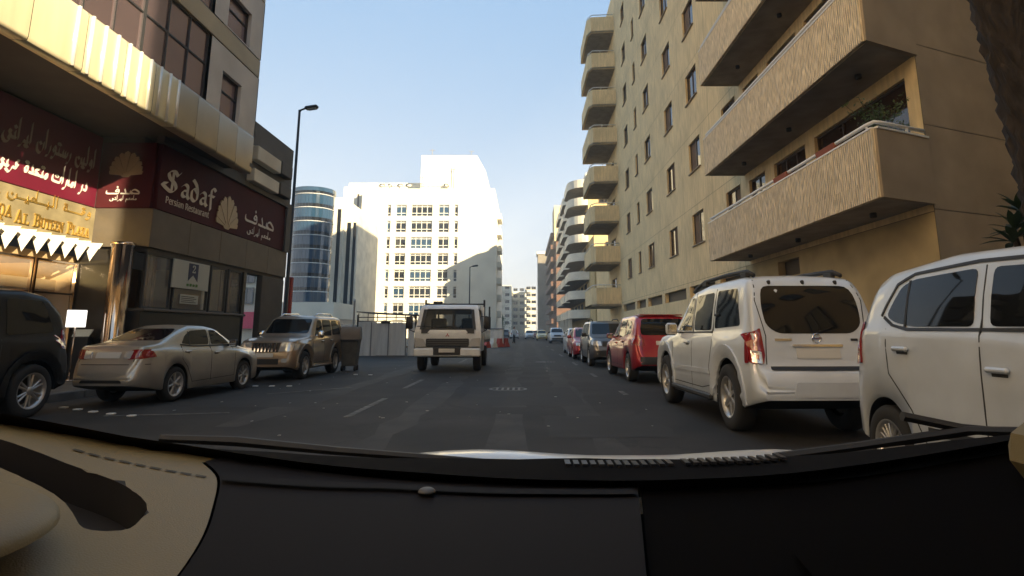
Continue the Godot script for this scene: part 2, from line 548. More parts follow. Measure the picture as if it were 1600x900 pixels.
# ---------------------------------------------------------------- right-hand row
func apartment_building() -> void:
	var b := thing("apartment_building", "tall beige apartment building with brown windows and ribbed balconies above the parked cars", "building")
	var X := 9.0
	var u := Vector3(0, 0, 1)
	var up := Vector3.UP
	var joints := [12.35, 23.2, 26.7, 31.6, 37.2, 42.3, 46.4, 52.6, 60.7]
	var S := 3.9
	var base := 3.85
	var rows := 8
	var cols := {1: [[24.1, 1.7, 1.6]], 2: [[29.2, 1.95, 1.65]], 3: [[34.1, 1.9, 1.65]], 4: [[40.2, 1.9, 1.65]], 5: [[44.2, .95, 1.65]], 6: [[48.5, 1.7, 1.65]], 7: [[57, 3.0, 2.2]]}
	var core := G.new()
	core.prism(PackedVector2Array([Vector2(9.3, 12.75), Vector2(9.3, 60.6), Vector2(10.2, 60.6), Vector2(24, 42), Vector2(24, 18.75)]), 0.0, 35.2, Transform3D(Basis(Vector3(1, 0, 0), Vector3(0, 0, -1), Vector3(0, 1, 0)), Vector3.ZERO))
	part("core", core, b, M.joint)
	for i in joints.size() - 1:
		var d0: float = joints[i]
		var d1: float = joints[i + 1]
		var w := d1 - d0 - .02
		for k in range(-1, rows):
			var h0 := 0.0 if k < 0 else base + S * k
			var hh := base if k < 0 else S
			var o := V(X, h0 + .008, d1 - .01)
			var holes := []
			var wins := []
			if k < 0:
				if i == 0:
					holes.append(Rect2(d1 - 20.3, 3.1, 1.6, .55))
				elif i < 7:
					holes.append(Rect2(.35, 3.0, w - .7, .62))
			elif i == 0:
				if k <= 6:
					for q in [[12.8, 4.3], [17.7, 2.3], [20.8, 1.5]]:
						var r := Rect2(d1 - q[0] - q[1], .35, q[1], 2.95)
						holes.append(r); wins.append(r)
			else:
				for q in cols.get(i, []):
					var r := Rect2(d1 - q[0] - q[1] / 2, 1.83 if i < 7 else .35, q[1], q[2])
					holes.append(r); wins.append(r)
			var g := G.new()
			wall(g, o, u, up, w, hh - .016, holes, .26)
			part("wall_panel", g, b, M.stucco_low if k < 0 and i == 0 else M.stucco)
			for r in wins:
				var big: bool = r.size.y > 2
				var xs := [.5] if r.size.x < 2.2 else [.33, .66]
				var wn := window(b, face(o + u * r.position.x + up * r.position.y - u.cross(up) * .17, u, up), r.size.x, r.size.y, xs, [] if big else [], .06, M.brown_frame, M.glass_brown if rng.randf() < .6 else M.glass_dark)
				wn.name = "window"
				if not big:
					var sg := G.new()
					sg.box(o + u * (r.position.x + r.size.x / 2) + up * (r.position.y - .025) + u.cross(up) * .02, Vector3(.14, .05, r.size.x + .1))
					part("sill", sg, wn.get_parent(), M.stucco_end)
				if not big and rng.randf() < .55:   # a drawn curtain behind one half shows as a lighter pane
					(wn.get_child(rng.randi() % wn.get_child_count()) as MeshInstance3D).material_override = M.curtain
	# end wall, turned away from the street, in courses with recessed joints
	var e := Vector3(15.0, 0, -6.1)
	var el := e.length()
	var en := e.normalized()
	for c in 18:
		var h0 := c * 1.95
		for q in 3:
			var g := G.new()
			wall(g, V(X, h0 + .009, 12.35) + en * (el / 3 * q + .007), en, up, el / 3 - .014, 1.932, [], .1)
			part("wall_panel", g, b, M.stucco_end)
	# balconies at the near corner
	for k in 6:
		var h: float = 4.0 if k == 0 else 7.5 + 3.88 * (k - 1)
		var bal := Node3D.new(); bal.name = "balcony"; b.add_child(bal, true)
		var xf := 7.4
		var dn := 11.65
		var df := 22.75
		var ph := 1.5
		var g := G.new()
		g.prism(PackedVector2Array([Vector2(xf + .1, dn + .06), Vector2(X, 12.33), Vector2(X, df), Vector2(xf + .1, df)]), h + .02, h + .2, Transform3D(Basis(Vector3(1, 0, 0), Vector3(0, 0, -1), Vector3(0, 1, 0)), Vector3.ZERO))
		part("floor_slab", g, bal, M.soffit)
		g = G.new()
		g.span(V(xf, h, dn + .03), V(xf + .12, h + ph, df))
		part("parapet", g, bal, M.rib)
		var ed := Vector3(X - xf, 0, -(12.35 - dn))
		g = G.new()
		g.box(V(xf, h + ph / 2, dn) + ed / 2 + Vector3(.03, 0, -.03), Vector3(ed.length() - .02, ph, .12), Basis(Vector3.UP, atan2(-ed.z, ed.x)))
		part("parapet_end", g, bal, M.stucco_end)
		g = G.new()
		g.span(V(xf + .12, h, df - .12), V(X, h + ph, df))
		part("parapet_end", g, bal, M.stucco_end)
		for q in [13.4, 17.2, 20.9]:
			g = G.new(true)
			g.lathe([Vector2(.0, 0), Vector2(.075, 0), Vector2(.075, -.1), Vector2(.06, -.12), Vector2(0, -.12)], Transform3D(Basis(), V(8.3, h + .02, q)), 12)
			part("downlight", g, bal, M.black)
		g = G.new(true)
		var r := h + ph + .17
		g.tube([V(X - .1, r, df - .06), V(xf + .2, r, df - .06), V(xf + .07, r, df - .2), V(xf + .06, r, 18), V(xf + .06, r, dn + .3), V(xf + .1, r, dn + .1), V(xf + .25, r, dn + .13), V(X - .05, r, 12.32)], .045, 8)
		part("rail", g, bal, M.white_metal)
		g = G.new()
		g.box(V(xf + .06, h + ph + .02, (dn + df) / 2), Vector3(.15, .04, df - dn - .1))
		g.box(V(xf, h + ph + .021, dn) + ed / 2 + Vector3(.05, 0, -.03), Vector3(ed.length() - .05, .042, .15), Basis(Vector3.UP, atan2(-ed.z, ed.x)))
		part("coping", g, bal, M.white_metal)
		for q in [11.95, 14.0, 16.2, 18.4, 20.6, 22.4]:
			g = G.new()
			g.box(V(xf + .06, h + ph + .09, q), Vector3(.03, .15, .05))
			part("rail_post", g, bal, M.white_metal)
		g = G.new()
		g.box(V(xf, h + ph + .09, dn) + ed * .6 + Vector3(.04, 0, 0), Vector3(.05, .15, .03))
		part("rail_post", g, bal, M.white_metal)
	# stack of balconies farther down the street
	for k in 8:
		var h := 3.55 + 3.88 * k
		var bal := Node3D.new(); bal.name = "balcony"; b.add_child(bal, true)
		var out := [Vector2(9, 53.2), Vector2(6.75, 53.4), Vector2(6.4, 54.2), Vector2(6.4, 60.2), Vector2(9, 60.2)]
		var xz := Transform3D(Basis(Vector3(1, 0, 0), Vector3(0, 0, -1), Vector3(0, 1, 0)), Vector3.ZERO)
		var g := G.new()
		g.prism(PackedVector2Array(out), h + .01, h + .2, xz)
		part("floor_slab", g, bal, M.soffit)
		for i in 4:
			var p: Vector2 = out[i]; var q: Vector2 = out[i + 1]
			var inn := (q - p).orthogonal().normalized() * -.15
			if inn.dot(Vector2(8.2, 57) - p) < 0: inn = -inn
			g = G.new()
			g.prism(PackedVector2Array([p, q, q + inn, p + inn]), h, h + 1.7, xz)
			part("parapet", g, bal, M.stucco)
		g = G.new(true)
		var r := h + 1.95
		g.tube([V(8.95, r, 53.3), V(6.85, r, 53.45), V(6.5, r, 54.2), V(6.5, r, 60.1), V(8.95, r, 60.1)], .045, 6)
		part("rail", g, bal, M.white_metal)
		g = G.new()
		for q in [V(7.6, 0, 53.35), V(6.6, 0, 53.9), V(6.48, 0, 56), V(6.48, 0, 58)]:
			g.box(q + Vector3(0, h + 1.82, 0), Vector3(.05, .26, .05))
		part("rail_post", g, bal, M.white_metal)

func curved_building() -> void:
	var b := thing("curved_balcony_building", "beige building with white curved balcony bands on every floor beyond the beige balcony stack", "building")
	var g := G.new()
	g.span(V(9.4, 0, 82), V(26, 23.4, 116))
	part("wall", g, b, M.yellow_wall)
	g = G.new()
	g.span(V(9.4, 0, 76), V(26, 14.0, 81.9))  # hidden stepped annex, added to shape the shadow on the white building
	part("wall", g, b, M.yellow_wall)
	g = G.new()
	g.span(V(9.6, 0, 62), V(26, 9.5, 75.9))  # hidden low block, added to keep the street in shade
	part("wall", g, b, M.stucco)
	var line := []
	for i in 9:
		var t := PI / 2 * i / 8.0
		line.append(Vector2(9.6 - 3.0 * sin(t), 82.0 + 3.4 * (1 - cos(t))))
	for s in [94.0, 106.0]:
		line.append(Vector2(6.6, s - 3.2))
		for i in 7:
			var t := PI * i / 6.0
			line.append(Vector2(6.6 + .9 * sin(t), s - 2.4 + 3.2 * i / 6.0))
		line.append(Vector2(6.6, s + 1.6))
	line.append(Vector2(6.6, 116))
	for k in 8:
		var h := 3.1 + 2.72 * k
		var bal := Node3D.new(); bal.name = "balcony"; b.add_child(bal, true)
		g = G.new()
		var sl := G.new()
		for i in line.size() - 1:
			var p: Vector2 = line[i]; var q: Vector2 = line[i + 1]
			g.quad(V(p.x, h, p.y), V(p.x, h + 1.2, p.y), V(q.x, h + 1.2, q.y), V(q.x, h, q.y))
			g.quad(V(p.x, h + 1.2, p.y), V(p.x + .15, h + 1.2, p.y + .05), V(q.x + .15, h + 1.2, q.y + .05), V(q.x, h + 1.2, q.y))
			g.quad(V(p.x + .15, h + .2, p.y + .05), V(p.x + .15, h + 1.2, p.y + .05), V(q.x + .15, h + 1.2, q.y + .05), V(q.x + .15, h + .2, q.y + .05))
			sl.quad(V(p.x + .02, h, p.y), V(q.x + .02, h, q.y), V(9.4, h, q.y), V(9.4, h, p.y))
			sl.quad(V(p.x + .15, h + .18, p.y), V(q.x + .15, h + .18, q.y), V(9.4, h + .18, q.y), V(9.4, h + .18, p.y))
		part("parapet", g, bal, M.pale_band)
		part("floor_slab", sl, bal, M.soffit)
		for i in 5:
			window(b, face(V(9.38, h + .3, 88.0 + i * 5.6), Vector3(0, 0, 1), Vector3.UP), 2.6, 2.1, [.5], [], .08, M.brown_frame, M.glass_dark, "window", true)
		for i in 2:
			window(b, face(V(11 + i * 4.0, h + .3, 81.96 if k > 3 else 75.96), Vector3(1, 0, 0), Vector3.UP), 1.5, 1.5, [.5], [], .08, M.brown_frame, M.glass_dark, "window", true)
	g = G.new()
	g.span(V(9.1, 23.4, 81.8), V(26, 24.2, 116.2))
	part("roof_parapet", g, b, M.pale_band)
	for i in 5:
		g = G.new()
		g.box(V(6.9, 1.55, 86 + i * 6.4), Vector3(.5, 3.1, .5))
		part("column", g, b, M.pale_band)

func rows_of_windows(b: Node3D, o: Vector3, u: Vector3, nx: int, ny: int, pitch: Vector2, size: Vector2, frame: Material, glass: Material) -> void:
	for j in ny:
		for i in nx:
			window(b, face(o + u * (pitch.x * i) + Vector3.UP * (pitch.y * j), u, Vector3.UP), size.x, size.y, [.5], [], .09, frame, glass, "window", true)

func far_street() -> void:
	var b := thing("brick_apartment_building", "narrow brown brick apartment building with stacked balconies past the curved balconies", "building")
	var g := G.new()
	g.span(V(9, 0, 158), V(26, 31, 205))
	part("wall", g, b, M.brick)
	g = G.new()
	g.span(V(8.6, 26, 157.6), V(16, 36, 168))
	part("stair_tower", g, b, M.stucco)
	for k in 8:
		g = G.new()
		g.span(V(7.6, 3.4 + 3.4 * k, 159), V(9, 4.7 + 3.4 * k, 200))
		part("balcony", g, b, M.brick)
	b = thing("grey_building", "plain grey slab building at the far end of the street", "building")
	g = G.new()
	g.span(V(5.4, 0, 216), V(24, 30, 224))
	part("wall", g, b, M.grey_wall)
	g = G.new()
	g.span(V(5.0, 30, 215.5), V(24.2, 31, 224.2))
	part("roof_parapet", g, b, M.pale_band)
	rows_of_windows(b, V(10, 3, 215.95), Vector3(1, 0, 0), 4, 8, Vector2(3, 3.4), Vector2(1.3, 1.6), M.frame_grey, M.glass_dark)
	for q in [[-12.0, -5.2, 250.0, 21.0, "white apartment block with balcony bands closing the street"], [-5.2, .6, 262.0, 19.0, "low pale apartment block in the gap at the street end"], [.6, 5.2, 252.0, 20.0, "pale balcony block beside the grey slab building"]]:
		b = thing("apartment_block", q[4], "building")
		g = G.new()
		g.span(V(q[0], 0, q[2]), V(q[1], q[3], q[2] + 18))
		part("wall", g, b, M.white_wall)
		for k in 6:
			g = G.new()
			g.span(V(q[0] + .3, 3.1 + 3.0 * k, q[2] - 1.2), V(q[0] + (q[1] - q[0]) * .55, 4.1 + 3.0 * k, q[2]))
			part("balcony", g, b, M.white_wall)
			for i in 2:
				window(b, face(V(q[0] + .6 + i * (q[1] - q[0]) * .5, 4.3 + 3.0 * k, q[2] - .03), Vector3(1, 0, 0), Vector3.UP), 1.9, 1.3, [.5], [], .1, M.frame_grey, M.glass_dark, "window", true)

func white_building() -> void:
	var b := thing("white_office_building", "big white sunlit office building with rows of grid windows facing down the street", "building")
	var o := V(-31.6, 0, 110)
	var u := Vector3(1, 0, 0)
	var cols := [[-26.6, .75, []], [-24.9, 2.1, [.5]], [-21.9, 4.15, [.25, .5, .75]], [-16.6, 2.1, [.5]], [-13.5, .75, []]]
	var holes := []
	var spots := []
	for k in 8:
		for c in cols:
			var r := Rect2(c[0] + 31.6, 1.1 + k * 3.18, c[1], 2.3)
			holes.append(r); spots.append([r, c[2]])
	var g := G.new()
	wall(g, o, u, Vector3.UP, 26.0, 28.9, holes, .35)
	part("wall", g, b, M.white_wall)
	for s in spots:
		var gm: Material = [M.glass_dark, M.glass_blue, M.glass_dark][rng.randi() % 3]
		window(b, face(o + u * s[0].position.x + Vector3.UP * s[0].position.y + Vector3(0, 0, -.3), u, Vector3.UP), s[0].size.x, s[0].size.y, s[1], [.28, .84], .13, M.frame_white, gm)
	g = G.new()
	g.span(V(-31.6, 0, 110.4), V(-5.6, 28.8, 140))
	part("core", g, b, M.white_wall)
	g = G.new()
	g.span(V(-5.6, 0, 110.02), V(-5.2, 24, 140))
	part("side_wall", g, b, M.white_wall)
	for k in 7:
		g = G.new()
		g.span(V(-5.2, 4 + 3.2 * k, 112), V(-4.4, 5.1 + 3.2 * k, 118))
		part("balcony", g, b, M.white_wall)
	g = G.new()
	g.prism(PackedVector2Array([Vector2(-20.6, 28.9), Vector2(-20.6, 36.3), Vector2(-9.4, 36.3), Vector2(-7.6, 33.0), Vector2(-6.6, 28.9)]), -132, -112)
	part("roof_tower", g, b, M.white_wall)
	g = G.new()
	g.span(V(-36.2, 0, 113), V(-31.6, 30, 135))
	part("side_wing", g, b, M.white_wall)
	g = G.new()
	g.span(V(-36.2, 30.0, 116), V(-20.6, 31.6, 135))
	part("roof_storey", g, b, M.white_wall)
	for q in [-33.4, -32.4]:
		g = G.new()
		g.span(V(q, 9, 112.93), V(q + .35, 28.5, 113))
		part("window_strip", g, b, M.glass_brown)
	g = G.new()
	g.span(V(-35.2, 11.5, 112.4), V(-33.2, 17.2, 113))
	part("brick_bay", g, b, M.brick)
	g = G.new()
	for y in [29.3, 29.8]:
		g.span(V(-29.2, y, 109.9), V(-14.8, y + .07, 109.97))
	for i in 16:
		g.span(V(-29.2 + i * .95, 28.9, 109.9), V(-29.14 + i * .95, 29.87, 109.97))
	part("roof_rail", g, b, M.frame_grey)
	# dishes, tanks and aerials on the roof are things that stand on it
	for q in [[-28.2, 1.0, 0, "leftmost of the satellite dishes on the white building's roof edge"], [-26.6, .8, 1, "smallest satellite dish, second from the left on the white building's roof"], [-24.6, 1.0, 0, "middle satellite dish of the five on the white building's roof"], [-22.8, 1.2, 0, "largest satellite dish, next to the roof tower's left edge"], [-15.4, 1.0, 1, "rightmost satellite dish, in front of the white building's roof tower"]]:
		var d := thing("satellite_dish", q[3], "satellite dish", V(q[0], 28.85, 111.4), q[2] * .7, "dishes on the white building's roof")
		g = G.new(true)
		g.tube([Vector3.ZERO, Vector3(0, .8, 0)], .05, 6)
		part("mast", g, d, M.frame_grey)
		g = G.new(true)
		var pr := []
		for i in 6: pr.append(Vector2(q[1] * .6 * i / 5.0, .16 * pow(i / 5.0, 2) * q[1]))
		g.lathe(pr, Transform3D(Basis(Vector3.RIGHT, .9), Vector3(0, .9, 0)), 14)
		part("reflector", g, d, M.pale_band)
	for q in [[-20.2, 28.9, 3.0, "thin aerial mast beside the roof tower of the white building"], [-13.9, 28.9, 5.0, "aerial mast in front of the white building's roof tower"], [-18.6, 36.3, 1.6, "short aerial at the left end of the roof tower"], [-10.6, 36.3, 1.3, "short aerial with crossbar on the roof tower's right end"]]:
		var d := thing("roof_aerial", q[3], "aerial", V(q[0], q[1], 111.3 if q[1] < 30 else 113.0))
		g = G.new(true)
		g.tube([Vector3.ZERO, Vector3(0, q[2], 0)], .07, 6)
		part("mast", g, d, M.frame_grey)
		g = G.new()
		g.box(Vector3(0, q[2] * .85, 0), Vector3(1.1, .08, .08))
		part("crossbar", g, d, M.frame_grey)

func left_far() -> void:
	# round glass tower
	var b := thing("glass_tower", "rounded blue glass office tower left of the white building", "building")
	var c := V(-31.2, 0, 84)
	var R := 2.9
	var pane := G.new()
	for k in 8:
		var y := 5.4 + 2.02 * k
		for q in [[0.0, 1.45, M.glass_blue, "glass_band"], [1.45, 2.02, M.glass_dark, "spandrel"]]:
			var g := G.new()
			for i in 20:
				var a0 := PI * (.92 + 1.1 * i / 20.0)
				var a1 := PI * (.92 + 1.1 * (i + .94) / 20.0)
				var rr: float = R if q[0] == 0.0 else R - .05
				g.quad(c + Vector3(cos(a0) * rr, y + q[0], -sin(a0) * rr), c + Vector3(cos(a0) * rr, y + q[1], -sin(a0) * rr), c + Vector3(cos(a1) * rr, y + q[1], -sin(a1) * rr), c + Vector3(cos(a1) * rr, y + q[0], -sin(a1) * rr))
			part(q[3], g, b, q[2])
		var g2 := G.new()
		var ring := []
		for i in 21:
			var a0 := PI * (.92 + 1.1 * i / 20.0)
			ring.append(c + Vector3(cos(a0) * (R + .05), y + 1.43, -sin(a0) * (R + .05)))
		g2.tube(ring, .06, 4)
		part("sunshade", g2, b, M.white_metal)
	var g := G.new()
	g.lathe([Vector2(R - .12, 5), Vector2(R - .12, 21.4)], Transform3D(Basis(), c), 24)
	part("core", g, b, M.frame_grey)
	g = G.new()
	g.lathe([Vector2(R + .1, 21.4), Vector2(R + .1, 22.0), Vector2(0, 22.0)], Transform3D(Basis(), c), 24)
	part("roof", g, b, M.glass_blue)
	g = G.new()
	g.span(V(-36, 0, 79), V(-25.9, 3.0, 90))
	part("podium", g, b, M.frame_grey)
	g = G.new()
	g.span(V(-36.1, 3.0, 78.9), V(-25.8, 5.2, 90.1))
	part("podium_band", g, b, M.white_wall)
	for i in 4:
		window(b, face(V(-35 + i * 2.3, .4, 78.96), Vector3(1, 0, 0), Vector3.UP), 2.0, 2.3, [.5], [], .09, M.frame_grey, M.glass_blue, "window", true)
	# beige building with vertical window strips
	b = thing("beige_tower", "beige office building with tall vertical window strips beside the round glass tower", "building")
	g = G.new()
	g.span(V(-31.5, 0, 90), V(-28.6, 22.4, 104))
	part("wall", g, b, M.white_wall)
	g = G.new()
	g.span(V(-28.6, 0, 91), V(-26.6, 20.2, 104))
	part("wall", g, b, M.pale_band)
	for q in [[-31.0, 4.0, .5], [-29.6, 4.0, .55], [-28.3, 3.0, .6], [-27.3, 3.0, .45]]:
		g = G.new()
		var dd := 89.95 if q[0] < -28.6 else 90.95
		g.span(V(q[0], q[1], dd), V(q[0] + q[2], 18.5 if q[0] > -28.6 else 20.5, dd + .05))
		part("window_strip", g, b, M.glass_dark)
	b = thing("low_shop_building", "white low building with a pink sign seen through the restaurant passage", "building")
	g = G.new()
	g.span(V(-32, 0, 50), V(-22.9, 9, 53))
	part("wall", g, b, M.white_wall)
	for k in 3:
		for i in 4:
			window(b, face(V(-29 + i * 1.5, 3.6 + 1.8 * k, 49.95), Vector3(1, 0, 0), Vector3.UP), 1.2, 1.4, [.5], [], .08, M.frame_grey, M.glass_blue, "window", true)
	g = G.new()
	g.span(V(-28, 1.5, 49.6), V(-22.9, 2.9, 49.9))
	part("sign_board", g, b, M.pink_sign)

# unseen blocks added out of frame; most shade the street and leave a sun gap
func unseen_blocks() -> void:
	for q in [[-34.0, 8.9, -70.0, -58.0, 24.0, "unseen beige block added behind the lens to darken the street"], [-34.0, -9.2, -57.0, -26.0, 30.0, "unseen tall beige block added behind the plaza tower to darken the street"], [27.0, 46.0, 3.0, 32.0, 19.0, "beige block at the far end of the side alley by the palm"], [9.0, 40.0, -8.6, 4.0, 42.0, "unseen beige block added on the right before the palm to shade the street"], [9.0, 40.0, -60.0, -8.7, 12.2, "unseen lower beige block added on the right to shape the sun gap"]]:
		var b := thing("unseen_block", q[5], "building")
		var g := G.new()
		g.span(V(q[0], 0, q[2]), V(q[1], q[4], q[3]))
		part("wall", g, b, M.stucco)
		rows_of_windows(b, V(q[0] - .05, 5, q[3] - 1.5), Vector3(0, 0, 1), 4, 2, Vector2(3, 3.6), Vector2(1.6, 1.6), M.brown_frame, M.glass_dark)

# ---------------------------------------------------------------- left-hand row: plaza tower and restaurant wing
func plaza() -> void:
	var b := thing("plaza_building", "plaza tower with a gold curved fascia over a dark granite restaurant wing", "building")
	var up := Vector3.UP
	var u := Vector3(0, 0, -1)   # walls that face the street
	var ux := Vector3(1, 0, 0)
	var g := G.new()
	# restaurant wing, X -9.5: granite base, window band, granite band, dark frame
	g = G.new()
	g.bev(V(-9.72, .93, 17.05), Vector3(.44, 1.66, 5.3), .02)
	part("granite_base", g, b, M.granite)
	g = G.new()
	g.bev(V(-9.66, 1.79, 17.05), Vector3(.5, .07, 5.3), .012)
	part("sill", g, b, M.granite_band)
	for i in 5:   # granite slabs of the band
		g = G.new()
		g.bev(V(-9.7, 3.86, 14.46 + 1.69 * i + .84), Vector3(.44, 1.0, 1.68), .008)
		part("granite_slab", g, b, M.granite_band)
	g = G.new()
	g.bev(V(-10.25, 3.86, 14.6), Vector3(1.55, 1.0, .34), .01)
	part("granite_slab", g, b, M.granite_band)
	g = G.new()
	g.span(V(-9.9, 3.25, 14.5), V(-9.55, 3.37, 22.9))
	part("lintel", g, b, M.dark_cladding)
	g = G.new()
	g.span(V(-9.9, 4.36, 14.5), V(-9.6, 6.12, 22.9))
	part("sign_wall", g, b, M.dark_cladding)
	g = G.new()
	g.span(V(-9.6, 4.36, 22.45), V(-9.4, 6.3, 22.9))
	g.span(V(-9.6, 6.12, 14.45), V(-9.4, 6.3, 22.45))
	part("sign_surround", g, b, M.dark_cladding)
	g = G.new()
	g.span(V(-11.2, 4.36, 14.5), V(-9.95, 6.3, 14.9))
	part("return_wall", g, b, M.dark_cladding)
	g = G.new()
	g.span(V(-24, 6.3, 17.7), V(-9.5, 8.6, 22.9))
	part("upper_wall", g, b, M.dark_cladding)
	g = G.new()
	g.bev(V(-9.61, 1.69, 21.9), Vector3(.22, 3.13, 1.9), .02)
	part("pillar", g, b, M.dark_cladding)
	g = G.new()
	g.span(V(-9.9, .13, 19.55), V(-9.5, 3.25, 19.75))
	part("pillar", g, b, M.granite)
	g = G.new()
	g.span(V(-24, .13, 22.5), V(-11.4, 6.3, 22.9))
	part("rear_wall", g, b, M.dark_cladding)
	g = G.new()
	g.span(V(-24, 6.0, 14.95), V(-9.92, 6.25, 22.4))
	part("ceiling", g, b, M.dark_cladding)
	# restaurant windows and the room behind
	for q in [[14.5, 1.15], [15.75, 1.75], [17.6, .95], [18.65, .85]]:
		window(b, face(V(-9.62, 1.83, q[0]), u, up), q[1], 1.42, [], [], .05, M.dark_metal, M.glass_clear)
	g = G.new()
	g.span(V(-13.1, .13, 15), V(-13.0, 3.3, 19.5))
	part("room_wall", g, b, M.shop_wall)
	g = G.new()
	g.span(V(-13, .13, 19.4), V(-9.95, 3.3, 19.5))
	part("room_wall", g, b, M.shop_wall)
	for q in [[17.7, .42], [18.7, .75], [14.9, .5]]:
		g = G.new()
		for i in 6:
			var d: float = q[0] + q[1] * i / 6.0
			g.span(V(-9.86 - .03 * (i % 2), 1.85, d), V(-9.82 - .03 * (i % 2), 3.2, d + q[1] / 6.0 - .003))
		part("curtain", g, b, M.curtain if q[0] != 17.7 else M.pale_band)
	# louvres on the dark upper wall
	for q in [[19.15, 6.35, 2.0, .45], [21.3, 6.4, 1.0, .45], [19.3, 7.15, 1.9, .5], [21.3, 7.2, 1.0, .5]]:
		g = G.new()
		g.bev(V(-9.38, q[1] + q[3] / 2, q[0] + q[2] / 2), Vector3(.3, q[3], q[2]), .02)
		part("vent_box", g, b, M.pale_band if q[0] < 20 else M.dark_cladding)
	# recess with the plaza entrance, X -11
	g = G.new()
	g.span(V(-11.5, 4.36, 2), V(-11.1, 6.3, 14.5))
	part("sign_wall", g, b, M.dark_cladding)
	g = G.new()
	g.bev(V(-11.2, 3.9, 8.25), Vector3(.5, .9, 12.4), .01)
	part("entrance_band", g, b, M.stone_gold)
	for i in 13:   # row of pointed canopy pyramids
		g = G.new()
		var z0 := 9.4 + i * .4
		var a := V(-10.95, 3.44, z0); var c := V(-10.95, 3.44, z0 + .38)
		var d := V(-10.62, 3.44, z0 + .19); var t := V(-10.9, 2.96, z0 + .19)
		g.tri(a, d, t); g.tri(d, c, t); g.tri(a, c, d); g.tri(a, t, c)
		part("canopy_spike", g, b, M.spike)
	# glazing of the entrance
	for q in [[5.0, 1.6], [6.65, 1.6], [8.3, 1.6], [9.95, 1.6], [11.6, 1.45], [13.1, 1.25]]:
		window(b, face(V(-11.2, .16, q[0]), u, up), q[1], 2.76, [], [.72], .045, M.chrome, M.glass_clear)
	g = G.new()
	g.span(V(-11.24, .14, 14.38), V(-9.95, 3.3, 14.5))
	part("corner_pier", g, b, M.granite)
	g = G.new()
	g.span(V(-18, 2.95, 3), V(-11.25, 3.1, 14.5))
	part("ceiling", g, b, M.shop_wall)
	g = G.new()
	g.span(V(-18, .1, 3), V(-11.25, .145, 14.4))
	part("shop_floor", g, b, M.shop_floor)
	g = G.new()
	g.span(V(-18.2, .1, 3), V(-18, 3.1, 22))
	g.span(V(-18, .1, 14.4), V(-11.3, 3.1, 14.5))
	part("room_wall", g, b, M.shop_wall)
	for i in 5:
		g = G.new()
		g.bev(V(-15.5, 1.5, 8.6 + i * 1.2), Vector3(.3, 2.9, .3), .02)
		part("room_column", g, b, M.stone_gold)
	g = G.new()
	g.span(V(-14.2, 2.25, 7), V(-11.6, 2.5, 14.3))
	part("bulkhead", g, b, M.shop_wall)
	for i in 4:
		g = G.new()
		g.bev(V(-13.2, 2.91, 8.5 + i * 1.5), Vector3(.5, .05, .5), .01)
		part("ceiling_lamp", g, b, M.lit_panel)
		var l := OmniLight3D.new()
		l.name = "ceiling_lamp_light"
		l.position = V(-13.2, 2.82, 8.5 + i * 1.5)
		l.light_color = Color(1, .85, .55)
		l.light_energy = .75
		l.light_size = .2
		l.omni_range = 40
		l.omni_attenuation = 2
		l.shadow_enabled = true
		b.add_child(l)
	# polished column at the corner
	g = G.new(true)
	g.lathe([Vector2(.29, .13), Vector2(.29, .3), Vector2(.24, .33), Vector2(.24, 3.3), Vector2(.27, 3.34), Vector2(.27, 3.42)], Transform3D(Basis(), V(-9.93, 0, 14.15)), 28)
	part("column", g, b, M.chrome)
	# tower: gold fascia with ribs, soffit, window storeys
	g = G.new()
	g.span(V(-11.2, 6.3, -6), V(-8.5, 6.42, 17.5))
	part("soffit", g, b, M.dark_cladding)
	var xs := func(d: float) -> float: return -8.35 - .00 * d - .0022 * maxf(d - 9.0, 0.0) * maxf(d - 9.0, 0.0)
	var cuts := [-6.0, -2.5, 1.0, 4.5, 7.0, 9.0, 10.2, 11.3, 12.3, 13.2, 14.1, 15.2, 16.3, 17.4]
	for i in cuts.size() - 1:
		g = G.new(true)
		var d0: float = cuts[i] + .006
		var d1: float = cuts[i + 1] - .006
		var f := []
		for e in 2:
			var dd: float = d0 if e == 0 else d1
			var X: float = xs.call(dd)
			f.append([V(X - .3, 6.1, dd), V(X - .02, 6.08, dd), V(X, 6.16, dd), V(X, 7.22, dd), V(X - .03, 7.3, dd), V(X - .4, 7.32, dd)])
		g.loft(f, false)
		part("fascia_panel", g, b, M.gold_lit_panel if d1 < 13.3 else M.tan_and_shaded_panel)  # one fascia in a sunlit and an unlit colour
	for i in 10:
		var d: float = 9.95 + i * .36
		g = G.new(true)
		g.tube([V(xs.call(d) + .01, 6.09, d), V(xs.call(d) + .01, 7.28, d)], .035, 8)
		part("fascia_rib", g, b, M.rib_white)
	g = G.new()
	g.span(V(-24, 6.42, -24.3), V(-9.2, 40, 17.55))
	part("core", g, b, M.dark_metal)
	var S := 2.65
	for k in 12:
		var h := 7.3 + S * k
		# spandrel band
		g = G.new()
		g.bev(V(-8.84, h + 2.34, -3.7), Vector3(.5, .58, 42.55), .008)
		part("spandrel_band", g, b, M.tan_and_shaded_panel)
		g = G.new()
		wall(g, V(-8.6, h + .02, 14.75), u, up, 2.85, 2.0, [Rect2(.7, .0 if k == 0 else .04, 1.1 + .25 * (k % 2), 1.3 if k == 0 else 1.12)], .25)
		part("white_panel", g, b, M.white_panel)
		window(b, face(V(-8.78, h + .02 + (.0 if k == 0 else .04), 15.45), u, up), 1.1 + .25 * (k % 2), 1.3 if k == 0 else 1.12, [], [.6], .04, M.dark_metal, M.glass_purple)
